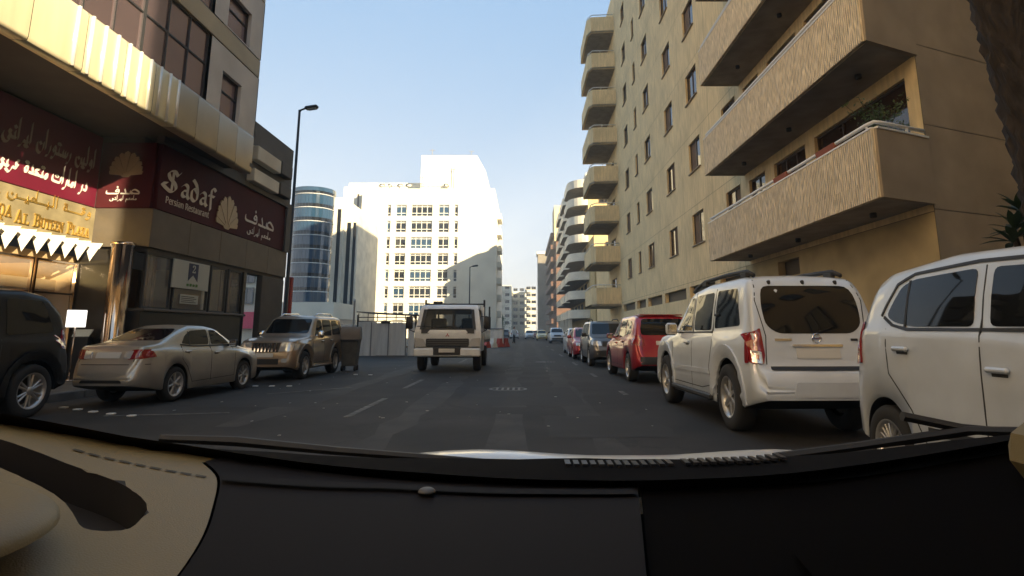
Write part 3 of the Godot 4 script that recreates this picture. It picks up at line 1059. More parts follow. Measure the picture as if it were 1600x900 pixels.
		if k < 2:   # curtain wall over the fascia
			for i in range(-7, 8):
				window(b, face(V(-8.72, h + .02, -6 + i * 2.59), u, up), 2.57, 2.02, [.33, .66], [.55], .04, M.dark_metal, M.glass_purple, "window", i < 4)
		else:  # unseen upper storeys, made pale and reflective to warm the facade opposite
			for i in range(-7, 8):
				g = G.new()
				wall(g, V(-8.6, h + .02, -6 + i * 2.59), u, up, 2.57, 2.0, [Rect2(.5, .1, 1.57, 1.7)], .15)
				part("white_panel", g, b, M.white_panel)
				window(b, face(V(-8.72, h + .12, -5.5 + i * 2.59), u, up), 1.57, 1.7, [.5], [], .04, M.dark_metal, M.bounce_bronze, "window", true)  # panes are added metal reflectors, not glass
		g = G.new()
		g.span(V(-9.3, h + .02, 17.55), V(-8.6, h + 2.04, 17.6))
		part("end_panel", g, b, M.white_panel)

# ---------------------------------------------------------------- vehicles
# local axes: front towards -z, ground at y 0; s runs from the front bumper (0) to the rear bumper (len)
class Car:
	var root: Node3D
	var len := 4.5
	var tris := PackedVector3Array()
	var bins := {}
	var size := 0.12
	func uvw(p: Vector3, dir: String) -> Vector3:   # (a, b, depth towards the caster)
		match dir:
			"side": return Vector3(p.z + len / 2, p.y, p.x)
			"rear": return Vector3(p.x, p.y, p.z)
			"front": return Vector3(p.x, p.y, -p.z)
		return Vector3(p.x, p.z + len / 2, p.y)
	func ready_bins(dir: String) -> void:
		if bins.has(dir): return
		var b := {}
		for i in range(0, tris.size(), 3):
			var p := uvw(tris[i], dir); var q := uvw(tris[i + 1], dir); var r := uvw(tris[i + 2], dir)
			if absf((q.x - p.x) * (r.y - p.y) - (r.x - p.x) * (q.y - p.y)) < 1e-7: continue
			if maxf(p.z, maxf(q.z, r.z)) < (0.2 if dir != "rear" and dir != "front" else 0.0): continue
			var lo := Vector2(minf(p.x, minf(q.x, r.x)), minf(p.y, minf(q.y, r.y))) / size
			var hi := Vector2(maxf(p.x, maxf(q.x, r.x)), maxf(p.y, maxf(q.y, r.y))) / size
			for x in range(floori(lo.x), floori(hi.x) + 1):
				for y in range(floori(lo.y), floori(hi.y) + 1):
					var k := Vector2i(x, y)
					if not b.has(k): b[k] = PackedInt32Array()
					b[k].append(i)
		bins[dir] = b
	func hit(a: Vector2, dir: String, off: float):
		ready_bins(dir)
		var k := Vector2i(floori(a.x / size), floori(a.y / size))
		var best := -1e9
		var at := -1
		for i in bins[dir].get(k, PackedInt32Array()):
			var p := uvw(tris[i], dir); var q := uvw(tris[i + 1], dir); var r := uvw(tris[i + 2], dir)
			var den := (q.y - r.y) * (p.x - r.x) + (r.x - q.x) * (p.y - r.y)
			if absf(den) < 1e-9: continue
			var u := ((q.y - r.y) * (a.x - r.x) + (r.x - q.x) * (a.y - r.y)) / den
			var v := ((r.y - p.y) * (a.x - r.x) + (p.x - r.x) * (a.y - r.y)) / den
			if u < -0.002 or v < -0.002 or u + v > 1.002: continue
			var z := u * p.z + v * q.z + (1 - u - v) * r.z
			if z > best: best = z; at = i
		if at < 0: return null
		var w := Vector3.ZERO
		match dir:
			"side": w = Vector3(best, a.y, a.x - len / 2)
			"rear": w = Vector3(a.x, a.y, best)
			"front": w = Vector3(a.x, a.y, -best)
			_: w = Vector3(a.x, best, a.y - len / 2)
		var n := (tris[at + 1] - tris[at]).cross(tris[at + 2] - tris[at]).normalized()
		var d: Vector3 = {"side": Vector3.RIGHT, "rear": Vector3.BACK, "front": Vector3.FORWARD, "top": Vector3.UP}[dir]
		if n.dot(d) < 0: n = -n
		return w + n * off

func pl(pts: Array, s: float) -> float:   # piecewise linear
	if s <= pts[0][0]: return pts[0][1]
	for i in range(1, pts.size()):
		if s <= pts[i][0]:
			return lerpf(pts[i - 1][1], pts[i][1], (s - pts[i - 1][0]) / maxf(pts[i][0] - pts[i - 1][0], 1e-6))
	return pts[-1][1]

func smooth_table(pts: Array, L: float, passes: int) -> PackedFloat32Array:
	var n := int(L / 0.02) + 1
	var t := PackedFloat32Array()
	for i in n: t.append(pl(pts, L * i / (n - 1)))
	for k in passes:
		var q := t.duplicate()
		for i in range(1, n - 1): q[i] = (t[i - 1] + 2 * t[i] + t[i + 1]) / 4
		t = q
	return t

func tab(t: PackedFloat32Array, f: float) -> float:
	var x := clampf(f, 0, 1) * (t.size() - 1)
	var i := mini(int(x), t.size() - 2)
	return lerpf(t[i], t[i + 1], x - i)

func car_body(c: Car, sp: Dictionary, paint: Material, fine := 1.0) -> void:
	var L: float = sp.len
	c.len = L
	var top := smooth_table(sp.top, L, sp.get("soft", 4))
	var belt := smooth_table(sp.belt, L, 6)
	var hw := smooth_table(sp.hw, L, 3)
	var hwt := smooth_table(sp.hwt, L, 5)
	var yb := smooth_table(sp.yb, L, 4)
	var ss := []
	var s := 0.0
	while s < L:
		ss.append(s)
		s += (0.025 if s < .55 or s > L - .7 else 0.09) * fine
	ss.append(L)
	var ra: float = sp.arch
	for ax in sp.axles:
		for i in 13:
			ss.append(ax - ra * cos(PI * i / 12.0) * .9995)
		ss.append(ax - ra - .004); ss.append(ax + ra + .004)
	ss.sort()
	var rings := []
	for x in ss:
		if rings.size() and x - rings[-1][0] < .0035: continue
		var f: float = x / L
		var w := tab(hw, f); var wt := minf(tab(hwt, f), w * .97); var t := tab(top, f); var bt := minf(tab(belt, f), t - .02); var b := tab(yb, f)
		var ys := b
		for ax in sp.axles:
			if absf(x - ax) < ra:
				ys = maxf(ys, sp.R + sqrt(ra * ra - (x - ax) * (x - ax)) * sp.get("arch_flat", 1.0))
		ys = minf(ys, bt - .06)
		var z: float = x - L / 2
		var tuck: float = sp.get("tuck", .95)
		var h := [Vector2(0, b), Vector2(w * .66, b), Vector2(w * .66, ys), Vector2(w - .035, ys), Vector2(w - .004, ys + .025), Vector2(w, lerpf(ys + .02, bt, .42)), Vector2(w * .99, lerpf(ys + .02, bt, .74)), Vector2(w * .975, bt - .05), Vector2(w * tuck, bt),
			Vector2(lerpf(w * tuck, wt, .10) - .008, lerpf(bt, t, .07)), Vector2(lerpf(w * tuck, wt, .45) + .006, lerpf(bt, t, .45)), Vector2(lerpf(w * tuck, wt, .82) + .010, lerpf(bt, t, .80)), Vector2(wt, lerpf(bt, t, .94)), Vector2(wt * .90, lerpf(bt, t, .985)), Vector2(wt * .55, t + .006), Vector2(0, t + .016)]
		rings.append([x, z, h])
	var g := G.new(true)
	var ub := G.new()
	for side in [1.0, -1.0]:
		for i in rings.size() - 1:
			for j in 15:
				var a: Array = rings[i]; var d: Array = rings[i + 1]
				var p := Vector3(a[2][j].x * side, a[2][j].y, a[1]); var q := Vector3(a[2][j + 1].x * side, a[2][j + 1].y, a[1])
				var r := Vector3(d[2][j + 1].x * side, d[2][j + 1].y, d[1]); var u := Vector3(d[2][j].x * side, d[2][j].y, d[1])
				var to := ub if j < 3 else g
				if side > 0: to.quad(p, q, r, u)
				else: to.quad(u, r, q, p)
				if side > 0 or j > 11:
					c.tris.append_array([p, q, r, p, r, u])
				elif j >= 3:
					c.tris.append_array([p, q, r, p, r, u])
	for e in [0, rings.size() - 1]:
		var rg: Array = rings[e]
		var mid := Vector3(0, (rg[2][3].y + rg[2][15].y) / 2, rg[1])
		for side in [1.0, -1.0]:
			for j in 15:
				var p := Vector3(rg[2][j].x * side, rg[2][j].y, rg[1]); var q := Vector3(rg[2][j + 1].x * side, rg[2][j + 1].y, rg[1])
				if (side > 0) == (e == 0): g.tri(mid, q, p)
				else: g.tri(mid, p, q)
				c.tris.append_array([mid, p, q])
	part("body", g, c.root, paint)
	part("underbody", ub, c.root, M.black)

# a panel cut to a 2-D outline and laid onto the body, as a raised sheet of its own
func patch(c: Car, name: String, poly: PackedVector2Array, dir: String, m: Material, off := .006, both := true, grid := .09, parent: Node = null) -> Array:
	var pts := PackedVector2Array()
	var n := poly.size()
	for i in n:
		var a := poly[i]; var b := poly[(i + 1) % n]
		var k := maxi(1, ceili(a.distance_to(b) / grid))
		for j in k: pts.append(a.lerp(b, float(j) / k))
	var edge := pts.size()
	var lo := poly[0]; var hi := poly[0]
	for p in poly:
		lo = lo.min(p); hi = hi.max(p)
	var y := lo.y + grid * .5
	while y < hi.y:
		var x := lo.x + grid * .5
		while x < hi.x:
			var p := Vector2(x, y)
			if Geometry2D.is_point_in_polygon(p, poly):
				var ok := true
				for e in edge:
					if pts[e].distance_squared_to(p) < grid * grid * .2: ok = false; break
				if ok: pts.append(p)
			x += grid
		y += grid
	var w := []
	for p in pts: w.append(c.hit(p, dir, off))
	var t := Geometry2D.triangulate_delaunay(pts)
	var out := []
	for side in ([1.0, -1.0] if both and dir == "side" else [1.0]):
		var g := G.new(true)
		var flip := Vector3(side, 1, 1)
		var cnt := {}
		for i in range(0, t.size(), 3):
			var cen := (pts[t[i]] + pts[t[i + 1]] + pts[t[i + 2]]) / 3
			if not Geometry2D.is_point_in_polygon(cen, poly): continue
			if w[t[i]] == null or w[t[i + 1]] == null or w[t[i + 2]] == null: continue
			var ccw := (pts[t[i + 1]] - pts[t[i]]).cross(pts[t[i + 2]] - pts[t[i]]) > 0
			if ccw == (side > 0): g.tri(w[t[i]] * flip, w[t[i + 2]] * flip, w[t[i + 1]] * flip)
			else: g.tri(w[t[i]] * flip, w[t[i + 1]] * flip, w[t[i + 2]] * flip)
			for e in 3:
				var a: int = t[i + e]; var b: int = t[i + (e + 1) % 3]
				var key := Vector2i(mini(a, b), maxi(a, b))
				cnt[key] = cnt.get(key, 0) + 1
		g.smooth(false)
		var inn: Vector3 = {"side": Vector3.LEFT, "rear": Vector3.FORWARD, "front": Vector3.BACK, "top": Vector3.DOWN}[dir] * (off + .008)
		for key in cnt:
			if cnt[key] == 1:
				var a: Vector3 = w[key.x]; var b: Vector3 = w[key.y]
				g.quad(a * flip, b * flip, (b + inn) * flip, (a + inn) * flip)
		out.append(part(name, g, parent if parent else c.root, m))
	return out

func strip(c: Car, name: String, path: Array, width: float, dir: String, m: Material, off := .003, both := true, grid := .12) -> void:
	for p in Geometry2D.offset_polyline(PackedVector2Array(path), width / 2, Geometry2D.JOIN_MITER, Geometry2D.END_BUTT):
		patch(c, name, p, dir, m, off, both, grid)

func round_poly(pts: Array, r: float) -> PackedVector2Array:   # rounded corners
	var out := PackedVector2Array()
	var n := pts.size()
	for i in n:
		var p: Vector2 = pts[i]; var a: Vector2 = pts[(i + n - 1) % n]; var b: Vector2 = pts[(i + 1) % n]
		var k := minf(r, minf(p.distance_to(a), p.distance_to(b)) * .45)
		var q := p + (a - p).normalized() * k; var s := p + (b - p).normalized() * k
		for j in 4:
			var t := j / 3.0
			out.append(q.lerp(p, t).lerp(p.lerp(s, t), t))
	return out

func P2(a: Array) -> Array:
	var o := []
	for i in range(0, a.size(), 2): o.append(Vector2(a[i], a[i + 1]))
	return o

var wheel_cache := {}
func wheels(c: Car, sp: Dictionary, tyre: Material, rim: Material, style := "five") -> void:
	var R: float = sp.R
	var rr: float = sp.get("rim", R * .66)
	var tw: float = sp.get("tw", .21)
	var key := "%s %s %s %s" % [R, rr, tw, style]
	if not wheel_cache.has(key):
		var xf := Transform3D(Basis(Vector3.FORWARD, PI / 2), Vector3.ZERO)   # lathe axis y -> x
		var g := G.new(true)
		var h := tw / 2
		g.lathe([Vector2(rr - .01, -h * .8), Vector2(rr + .012, -h), Vector2(R - .045, -h), Vector2(R - .012, -h * .86), Vector2(R, -h * .6), Vector2(R, 0), Vector2(R, h * .6), Vector2(R - .012, h * .86), Vector2(R - .045, h), Vector2(rr + .012, h), Vector2(rr - .01, h * .8)], xf, 30, false)
		var rg := G.new(true)
		rg.lathe([Vector2(rr + .008, h * .98), Vector2(rr - .012, h * .96), Vector2(rr - .03, h * .55), Vector2(rr - .045, -h * .5), Vector2(.05, -h * .5)], xf, 30, false)
		var n: int = {"five": 5, "six": 6, "seven": 7, "ten": 10, "cap": 5, "split": 6}[style]
		rg.smooth(false)
		for i in n:
			for q in ([-1.0, 1.0] if style in ["split", "ten"] else [0.0]):
				var a: float = TAU * i / n + q * .16
				var b := Basis(Vector3.RIGHT, a)
				var wd: float = rr * ({"five": .34, "six": .27, "seven": .2, "ten": .07, "cap": .42, "split": .13}[style])
				rg.bev(b * Vector3(0, rr * .54, 0) + Vector3(h * .62, 0, 0), Vector3(.035, rr * .86, wd), .01, b)
		rg.smooth(true)
		rg.lathe([Vector2(0, h * .84), Vector2(rr * .2, h * .82), Vector2(rr * .26, h * .68), Vector2(rr * .26, h * .2)], xf, 18, false)
		var hb := G.new(true)
		hb.lathe([Vector2(rr * .92, -h * .45), Vector2(0, -h * .4)], xf, 20)
		wheel_cache[key] = [g.done(null), rg.done(null), hb.done(null)]
	for ax in sp.axles:
		for side in [1.0, -1.0]:
			var x: float = (pl(sp.hw, ax) - tw / 2 - sp.get("inset", .035)) * side
			var w := Node3D.new()
			w.name = "wheel"
			c.root.add_child(w, true)
			w.position = Vector3(x, R, ax - c.len / 2)
			if side < 0: w.rotation.y = PI
			part("tyre", wheel_cache[key][0], w, tyre)
			part("rim", wheel_cache[key][1], w, rim)
			part("brake_disc", wheel_cache[key][2], w, M.black)

func handle(c: Car, s: float, y: float, m: Material, w := .2) -> void:
	var p = c.hit(Vector2(s, y), "side", .012)
	if p == null: return
	for side in [1.0, -1.0]:
		var g := G.new()
		g.bev(p * Vector3(side, 1, 1) + Vector3(.008 * side, 0, 0), Vector3(.035, .035, w), .012)
		var o := part("door_handle", g, c.root, m)
		g = G.new()
		g.bev(p * Vector3(side, 1, 1) + Vector3(-.009 * side, -.012, 0), Vector3(.008, .055, w * .7), .003)
		part("recess", g, o, M.black)

func mirror_pair(c: Car, s: float, y: float, m: Material, sz := Vector3(.2, .15, .1)) -> void:
	var p = c.hit(Vector2(s, y), "side", 0.0)
	if p == null: return
	for side in [1.0, -1.0]:
		var g := G.new(true)
		var q: Vector3 = p * Vector3(side, 1, 1) + Vector3(sz.x * .75 * side, .03, 0)
		g.bev(q, sz, .035)
		g.tube([p * Vector3(side, 1, 1) + Vector3(-.04 * side, -.01, 0), q + Vector3(-sz.x * .3 * side, -.03, 0)], .028, 6)
		var o := part("wing_mirror", g, c.root, m)
		g = G.new()
		g.bev(q + Vector3(0, 0, sz.z / 2 + .001), Vector3(sz.x * .82, sz.y * .8, .01), .003)
		part("mirror_glass", g, o, M.chrome_car)

func car_materials() -> void:
	mat("chrome_car", C(.7, .7, .7), .12, {"metal": 1.0})
	mat("tyre", C(.018, .018, .018), .85)
	mat("rim_silver", C(.45, .45, .45), .35, {"metal": .7})
	mat("car_glass", C(.009, .010, .011), .03, {"spec": .42})
	mat("trim_black", C(.018, .018, .019), .6)
	mat("lamp_red", C(.24, .010, .012), .12, {"spec": .5, "coat": 1.0})
	mat("lamp_clear", C(.62, .62, .6), .1, {"metal": .4, "coat": 1.0})
	mat("lamp_amber", C(.6, .22, .03), .15, {"coat": 1.0})
	mat("plate_white", C(.55, .54, .5), .5)
	mat("paint_white", C(.53, .575, .63), .32, {"coat": .7, "fine": ["cloud", .9, 1.0, .5]})
	mat("paint_white_suv", C(.58, .63, .69), .32, {"coat": .7, "fine": ["cloud", .92, 1.0, .5]})
	mat("paint_silver", C(.47, .44, .38), .34, {"metal": .5, "coat": .8, "fine": ["cloud", .9, 1.0, .5]})
	mat("paint_bronze", C(.34, .26, .18), .36, {"metal": .5, "coat": .8, "fine": ["cloud", .88, 1.0, .5]})
	mat("paint_black", C(.008, .0075, .008), .5, {"coat": .3, "spec": .3, "fine": ["cloud", .8, 1.0, .5]})
	mat("paint_red", C(.34, .014, .02), .32, {"metal": .25, "coat": .8})
	mat("paint_grey", C(.12, .115, .115), .34, {"metal": .5, "coat": .8})
	mat("paint_taxi", C(.62, .50, .22), .35, {"coat": .8})
	mat("dust_white", C(.78, .80, .80), .42, {"coat": .3, "fine": ["cloud", .85, 1.0, .4]})

func vehicles_extra_materials() -> void:
	mat("truck_glass", C(.012, .016, .018), .04, {"alpha": .82, "spec": .22})
	mat("trim_grey", C(.10, .10, .10), .5)

func vehicles() -> void:
	car_materials()
	vehicles_extra_materials()
	white_suv()
	white_hatch()
	silver_sedan()
	bronze_suv()
	black_suv()
	red_suv()
	grey_suv()
	far_cars()
	truck()

func new_car(name: String, label: String, cat: String, at: Vector3, turn: float, group := "") -> Car:
	var c := Car.new()
	c.root = thing(name, label, cat, at, turn, group)
	return c

func white_suv() -> void:
	var c := new_car("parked_suv", "large white parked SUV with black roof rails and dark rear glass, seen from behind", "suv", V(3.43, 0, 9.19), deg_to_rad(1.5), "vehicles parked along the right kerb")
	var L := 4.82
	var sp := {"len": L, "R": .385, "rim": .235, "tw": .25, "arch": .47, "axles": [.9, 3.86], "inset": .0,
		"top": [[0, .62], [.06, .86], [.16, 1.0], [.4, 1.07], [1.15, 1.14], [1.35, 1.2], [1.95, 1.66], [2.2, 1.74], [2.9, 1.80], [4.1, 1.80], [4.32, 1.765], [4.47, 1.6], [4.58, 1.2], [4.63, 1.04], [4.64, .78], [4.72, .74], [4.80, .70], [L, .60]],
		"belt": [[0, .56], [.1, .82], [.4, .98], [1.2, 1.08], [4.4, 1.14], [4.55, 1.08], [4.63, .9], [4.64, .68], [L, .55]],
		"hw": [[0, .60], [.05, .70], [.2, .79], [.5, .83], [4.4, .83], [4.6, .815], [4.72, .79], [L, .74]],
		"hwt": [[0, .52], [.2, .70], [1.2, .72], [1.9, .64], [2.4, .655], [4.2, .66], [4.45, .68], [4.62, .74], [L, .70]],
		"yb": [[0, .36], [.3, .28], [.6, .26], [4.2, .28], [4.5, .36], [L, .44]]}
	c.root.scale = Vector3(1.0, 1.085, 1.0)
	car_body(c, sp, M.paint_white_suv)
	var K: Material = M.trim_black
	wheels(c, sp, M.tyre, M.rim_silver, "six")
	# side glass: three windows with pale pillars between
	for q in [[1.62, 1.17, 2.36, 1.17, 2.36, 1.64, 2.13, 1.63], [2.47, 1.17, 3.22, 1.17, 3.25, 1.66, 2.47, 1.65], [3.36, 1.19, 4.26, 1.22, 4.10, 1.66, 3.40, 1.67]]:
		patch(c, "window", round_poly(P2(q), .05), "side", M.car_glass, .005)
	for q in [[1.56, 1.14, 2.415, 1.14], [2.42, 1.14, 3.29, 1.145]]:
		strip(c, "window_seal", P2(q), .022, "side", K, .007)
	strip(c, "window_seal", P2([2.415, 1.13, 2.415, 1.7]), .018, "side", K, .004)
	strip(c, "window_seal", P2([3.30, 1.13, 3.33, 1.7]), .018, "side", K, .004)
	# rear glass, wrapping to rounded corners
	patch(c, "rear_window", round_poly(P2([-.58, 1.22, -.45, 1.13, .45, 1.13, .58, 1.22, .60, 1.45, .55, 1.665, -.55, 1.665, -.60, 1.45]), .12), "rear", M.car_glass, .006)
	patch(c, "windscreen", round_poly(P2([-.62, 1.24, .62, 1.24, .56, 1.66, -.56, 1.66]), .06), "front", M.car_glass, .006)
	# doors
	for q in [[1.42, .42, 1.36, 1.1], [2.43, .40, 2.43, 1.12], [3.28, .46, 3.20, .7, 3.32, .98, 3.34, 1.12]]:
		strip(c, "door_seam", P2(q), .012, "side", K, .002)
	strip(c, "door_seam", P2([1.42, .42, 2.9, .42, 3.24, .47]), .012, "side", K, .002)
	handle(c, 2.22, 1.0, M.paint_white_suv)
	handle(c, 3.46, 1.36, K, .12)
	# fender flares, sill step, rubbing strip
	for ax in sp.axles:
		var po := []
		for i in 15:
			var t: float = lerpf(-.12, PI + .12, i / 14.0)
			po.append(Vector2(ax - cos(t) * .475, .385 + sin(t) * .475))
		for i in 15:
			var t: float = lerpf(PI + .05, -.05, i / 14.0)
			po.append(Vector2(ax - cos(t) * .60, .40 + sin(t) * .60))
		patch(c, "wheel_arch", PackedVector2Array(po), "side", M.paint_white_suv, .022)
	for side in [1.0, -1.0]:
		var g := G.new()
		g.bev(Vector3(.80 * side, .33, 2.38 - L / 2), Vector3(.16, .075, 1.9), .02)
		part("side_step", g, c.root, K)
	strip(c, "door_moulding", P2([1.45, .62, 3.2, .64]), .06, "side", M.paint_white_suv, .012)
	# tail lamps
	for x in [-1.0, 1.0]:
		var o := patch(c, "taillight", round_poly(P2([.675 * x, .80, .80 * x, .81, .80 * x, 1.12, .66 * x, 1.19, .645 * x, .9]), .02), "rear", M.lamp_red, .016, false, .05)
		patch(c, "reversing_lamp", round_poly(P2([.685 * x, .80, .785 * x, .82, .785 * x, .95, .685 * x, .93]), .01), "rear", M.lamp_clear, .021, false, .05, o[0])
	patch(c, "taillight", round_poly(P2([4.49, .81, 4.57, .81, 4.57, 1.10, 4.53, 1.15, 4.49, 1.13]), .02), "side", M.lamp_red, .014, true, .05)
	# tailgate details
	strip(c, "door_seam", P2([-.64, .80, -.60, 1.1, -.66, 1.5, -.60, 1.74]), .012, "rear", K, .002)
	strip(c, "door_seam", P2([.64, .80, .60, 1.1, .66, 1.5, .60, 1.74]), .012, "rear", K, .002)
	patch(c, "bumper_pad", round_poly(P2([-.60, .735, .60, .735, .60, .775, -.60, .775]), .01), "rear", K, .012, false)
	patch(c, "bumper_step", round_poly(P2([-.42, .47, .60, .47, .60, .62, -.38, .62]), .03), "rear", M.paint_white_suv, .012, false)
	patch(c, "number_plate", round_poly(P2([-.26, .86, .26, .86, .26, .97, -.26, .97]), .01), "rear", M.plate_white, .012, false)
	patch(c, "chrome_bar", round_poly(P2([-.30, .985, .30, .985, .30, 1.01, -.30, 1.01]), .01), "rear", M.chrome_car, .022, false, .05)
	var bp = c.hit(Vector2(0, 1.075), "rear", .012)
	var g := G.new(true)
	var ring := []
	for i in 21: ring.append(bp + Vector3(cos(TAU * i / 20.0) * .048, sin(TAU * i / 20.0) * .048, 0))
	g.tube(ring, .009, 6)
	g.smooth(false)
	g.bev(bp + Vector3(0, 0, .004), Vector3(.125, .02, .012), .003)
	part("emblem", g, c.root, M.chrome_car)
	patch(c, "badge", round_poly(P2([-.50, 1.05, -.30, 1.05, -.30, 1.075, -.50, 1.075]), .004), "rear", M.chrome_car, .01, false)
	patch(c, "badge", round_poly(P2([.42, 1.05, .50, 1.05, .50, 1.075, .42, 1.075]), .004), "rear", K, .01, false)
	for x in [-.42, 0.0, .42]:
		g = G.new()
		var hp = c.hit(Vector2(x, 1.70), "rear", .0)
		g.bev(hp + Vector3(0, .01, 0), Vector3(.035, .05, .05), .01)
		part("window_hinge", g, c.root, K)
	# roof rails with raised ends
	for side in [-1.0, 1.0]:
		g = G.new(true)
		var pts := []
		for q in [[1.95, 1.745], [2.15, 1.80], [2.5, 1.86], [3.4, 1.875], [4.1, 1.86], [4.28, 1.80]]: pts.append(Vector3(.56 * side, q[1], q[0] - L / 2))
		g.tube(pts, .028, 8)
		part("roof_rail", g, c.root, K)
		g = G.new()
		for q in [2.5, 4.02]: g.bev(Vector3(.56 * side, 1.82, q - L / 2), Vector3(.06, .09, .22), .02)
		part("rail_foot", g, c.root, K)
	mirror_pair(c, 1.66, 1.16, M.paint_white_suv, Vector3(.19, .19, .1))
	for x in [-1.0, 1.0]:
		patch(c, "headlight", round_poly(P2([.45 * x, .80, .72 * x, .82, .74 * x, .98, .45 * x, .96]), .03), "front", M.lamp_clear, .01, false, .06)
	patch(c, "grille", round_poly(P2([-.38, .72, .38, .72, .38, .93, -.38, .93]), .03), "front", K, .01, false)

# the common fittings of a car; o: side windows, front and rear glass, doors, handles, lamps
func fit(c: Car, sp: Dictionary, paint: Material, o: Dictionary) -> void:
	var K: Material = M.trim_black
	var gr: float = o.get("grid", .09)
	for q in o.get("windows", []):
		patch(c, "window", round_poly(P2(q), o.get("round", .05)), "side", M.car_glass, .005, true, gr)
	for q in o.get("seals", []): strip(c, "window_seal", P2(q), .022, "side", K, .008)
	if o.has("rear"): patch(c, "rear_window", round_poly(P2(o.rear), .08), "rear", M.car_glass, .006, true, gr)
	if o.has("front"): patch(c, "windscreen", round_poly(P2(o.front), .06), "front", M.car_glass, .006, true, gr)
	for q in o.get("doors", []): strip(c, "door_seam", P2(q), .011, "side", K, .002)
	for q in o.get("gaps", []): strip(c, "panel_gap", q[1], .012, q[0], K, .002)
	for q in o.get("handles", []): handle(c, q[0], q[1], o.get("handle", paint), .18)
	for x in [-1.0, 1.0]:
		for q in o.get("lamps", []):   # [name, material, view, points (right half), offset]
			var p := []
			for i in range(0, q[3].size(), 2): p.append(Vector2(q[3][i] * x, q[3][i + 1]))
			if q[2] != "side": patch(c, q[0], round_poly(p, .02), q[2], q[1], q[4], false, .06)
			elif x > 0: patch(c, q[0], round_poly(p, .02), "side", q[1], q[4], true, .06)
	for q in o.get("plain", []):       # [name, material, view, points, offset]
		patch(c, q[0], round_poly(P2(q[3]), .02), q[2], q[1], q[4], true, .09)
	if o.has("mirror"): mirror_pair(c, o.mirror[0], o.mirror[1], o.get("mirror_paint", paint), o.get("mirror_size", Vector3(.19, .15, .1)))

func arches(c: Car, sp: Dictionary, m: Material, r0: float, r1: float, off := .02) -> void:
	for ax in sp.axles:
		var po := []
		for i in 15:
			var t: float = lerpf(-.1, PI + .1, i / 14.0)
			po.append(Vector2(ax - cos(t) * r0, sp.R + sin(t) * r0))
		for i in 15:
			var t: float = lerpf(PI + .05, -.05, i / 14.0)
			po.append(Vector2(ax - cos(t) * r1, sp.R + sin(t) * r1))
		patch(c, "wheel_arch", PackedVector2Array(po), "side", m, off)

func emblem(c: Car, p: Vector2, view: String, r: float) -> void:
	var q = c.hit(p, view, .01)
	if q == null: return
	var s := 1.0 if view == "rear" else -1.0
	var g := G.new(true)
	var ring := []
	for i in 17: ring.append(q + Vector3(cos(TAU * i / 16.0) * r, sin(TAU * i / 16.0) * r * .8, 0))
	g.tube(ring, r * .16, 6)
	g.smooth(false)
	g.bev(q + Vector3(0, 0, .003 * s), Vector3(r * .35, r * 1.5, .008), .002)
	part("emblem", g, c.root, M.chrome_car)

func white_hatch() -> void:
	var c := new_car("parked_hatchback", "small white parked hatchback cut off by the frame, its side windows dark", "hatchback", V(3.78, 0, 3.75), PI, "vehicles parked along the right kerb")
	c.root.scale = Vector3(1, 1.06, 1)
	var L := 3.6
	var sp := {"len": L, "R": .305, "rim": .19, "tw": .18, "arch": .365, "axles": [.66, 3.04], "inset": .03, "tuck": .965,
		"top": [[0, .6], [.05, .8], [.2, .98], [.75, 1.1], [1.3, 1.62], [1.6, 1.7], [2.3, 1.72], [3.0, 1.66], [3.2, 1.58], [3.32, 1.36], [3.42, 1.12], [3.47, .9], [3.52, .84], [L, .62]],
		"belt": [[0, .55], [.2, .92], [.8, 1.04], [1.9, 1.15], [2.9, 1.19], [3.3, 1.2], [3.42, 1.0], [3.5, .78], [L, .56]],
		"hw": [[0, .56], [.1, .66], [.4, .76], [.8, .79], [3.0, .79], [3.3, .765], [3.5, .72], [L, .62]],
		"hwt": [[0, .48], [.3, .62], [.8, .68], [1.4, .60], [2.6, .605], [3.2, .60], [3.45, .66], [L, .55]],
		"yb": [[0, .32], [.4, .22], [3.1, .22], [3.4, .3], [L, .4]]}
	car_body(c, sp, M.paint_white)
	wheels(c, sp, M.tyre, M.rim_silver, "ten")
	fit(c, sp, M.paint_white, {
		"windows": [[1.10, 1.2, 1.86, 1.21, 1.86, 1.58, 1.44, 1.56], [2.0, 1.21, 2.62, 1.215, 2.84, 1.25, 2.95, 1.30, 2.80, 1.52, 2.65, 1.565, 2.0, 1.585]],
		"seals": [[1.05, 1.185, 2.66, 1.192, 2.86, 1.225, 2.98, 1.29], [2.70, 1.21, 2.70, 1.56], [1.3, 1.56, 1.5, 1.61, 2.0, 1.63, 2.66, 1.605, 2.86, 1.54, 3.02, 1.3]],
		"rear": [-.5, 1.2, .5, 1.2, .48, 1.5, -.48, 1.5], "front": [-.55, 1.15, .55, 1.15, .52, 1.58, -.52, 1.58],
		"doors": [[1.93, .36, 1.93, 1.6], [1.02, .4, .98, .9, 1.05, 1.18], [1.02, .4, 2.5, .36, 2.66, .62, 2.9, .86, 2.93, 1.2]],
		"handles": [[1.78, .95], [2.72, 1.05]], "mirror": [1.12, 1.18],
		"lamps": [["taillight", M.lamp_red, "side", [3.30, .92, 3.46, .9, 3.42, 1.22, 3.32, 1.24], .02], ["taillight", M.lamp_red, "rear", [.58, .9, .74, .92, .70, 1.26, .60, 1.24], .02], ["headlight", M.lamp_clear, "front", [.36, .72, .62, .74, .62, .96, .36, .88], .01]]})
	strip(c, "door_moulding", P2([1.1, .50, 2.48, .5]), .05, "side", M.trim_black, .012)

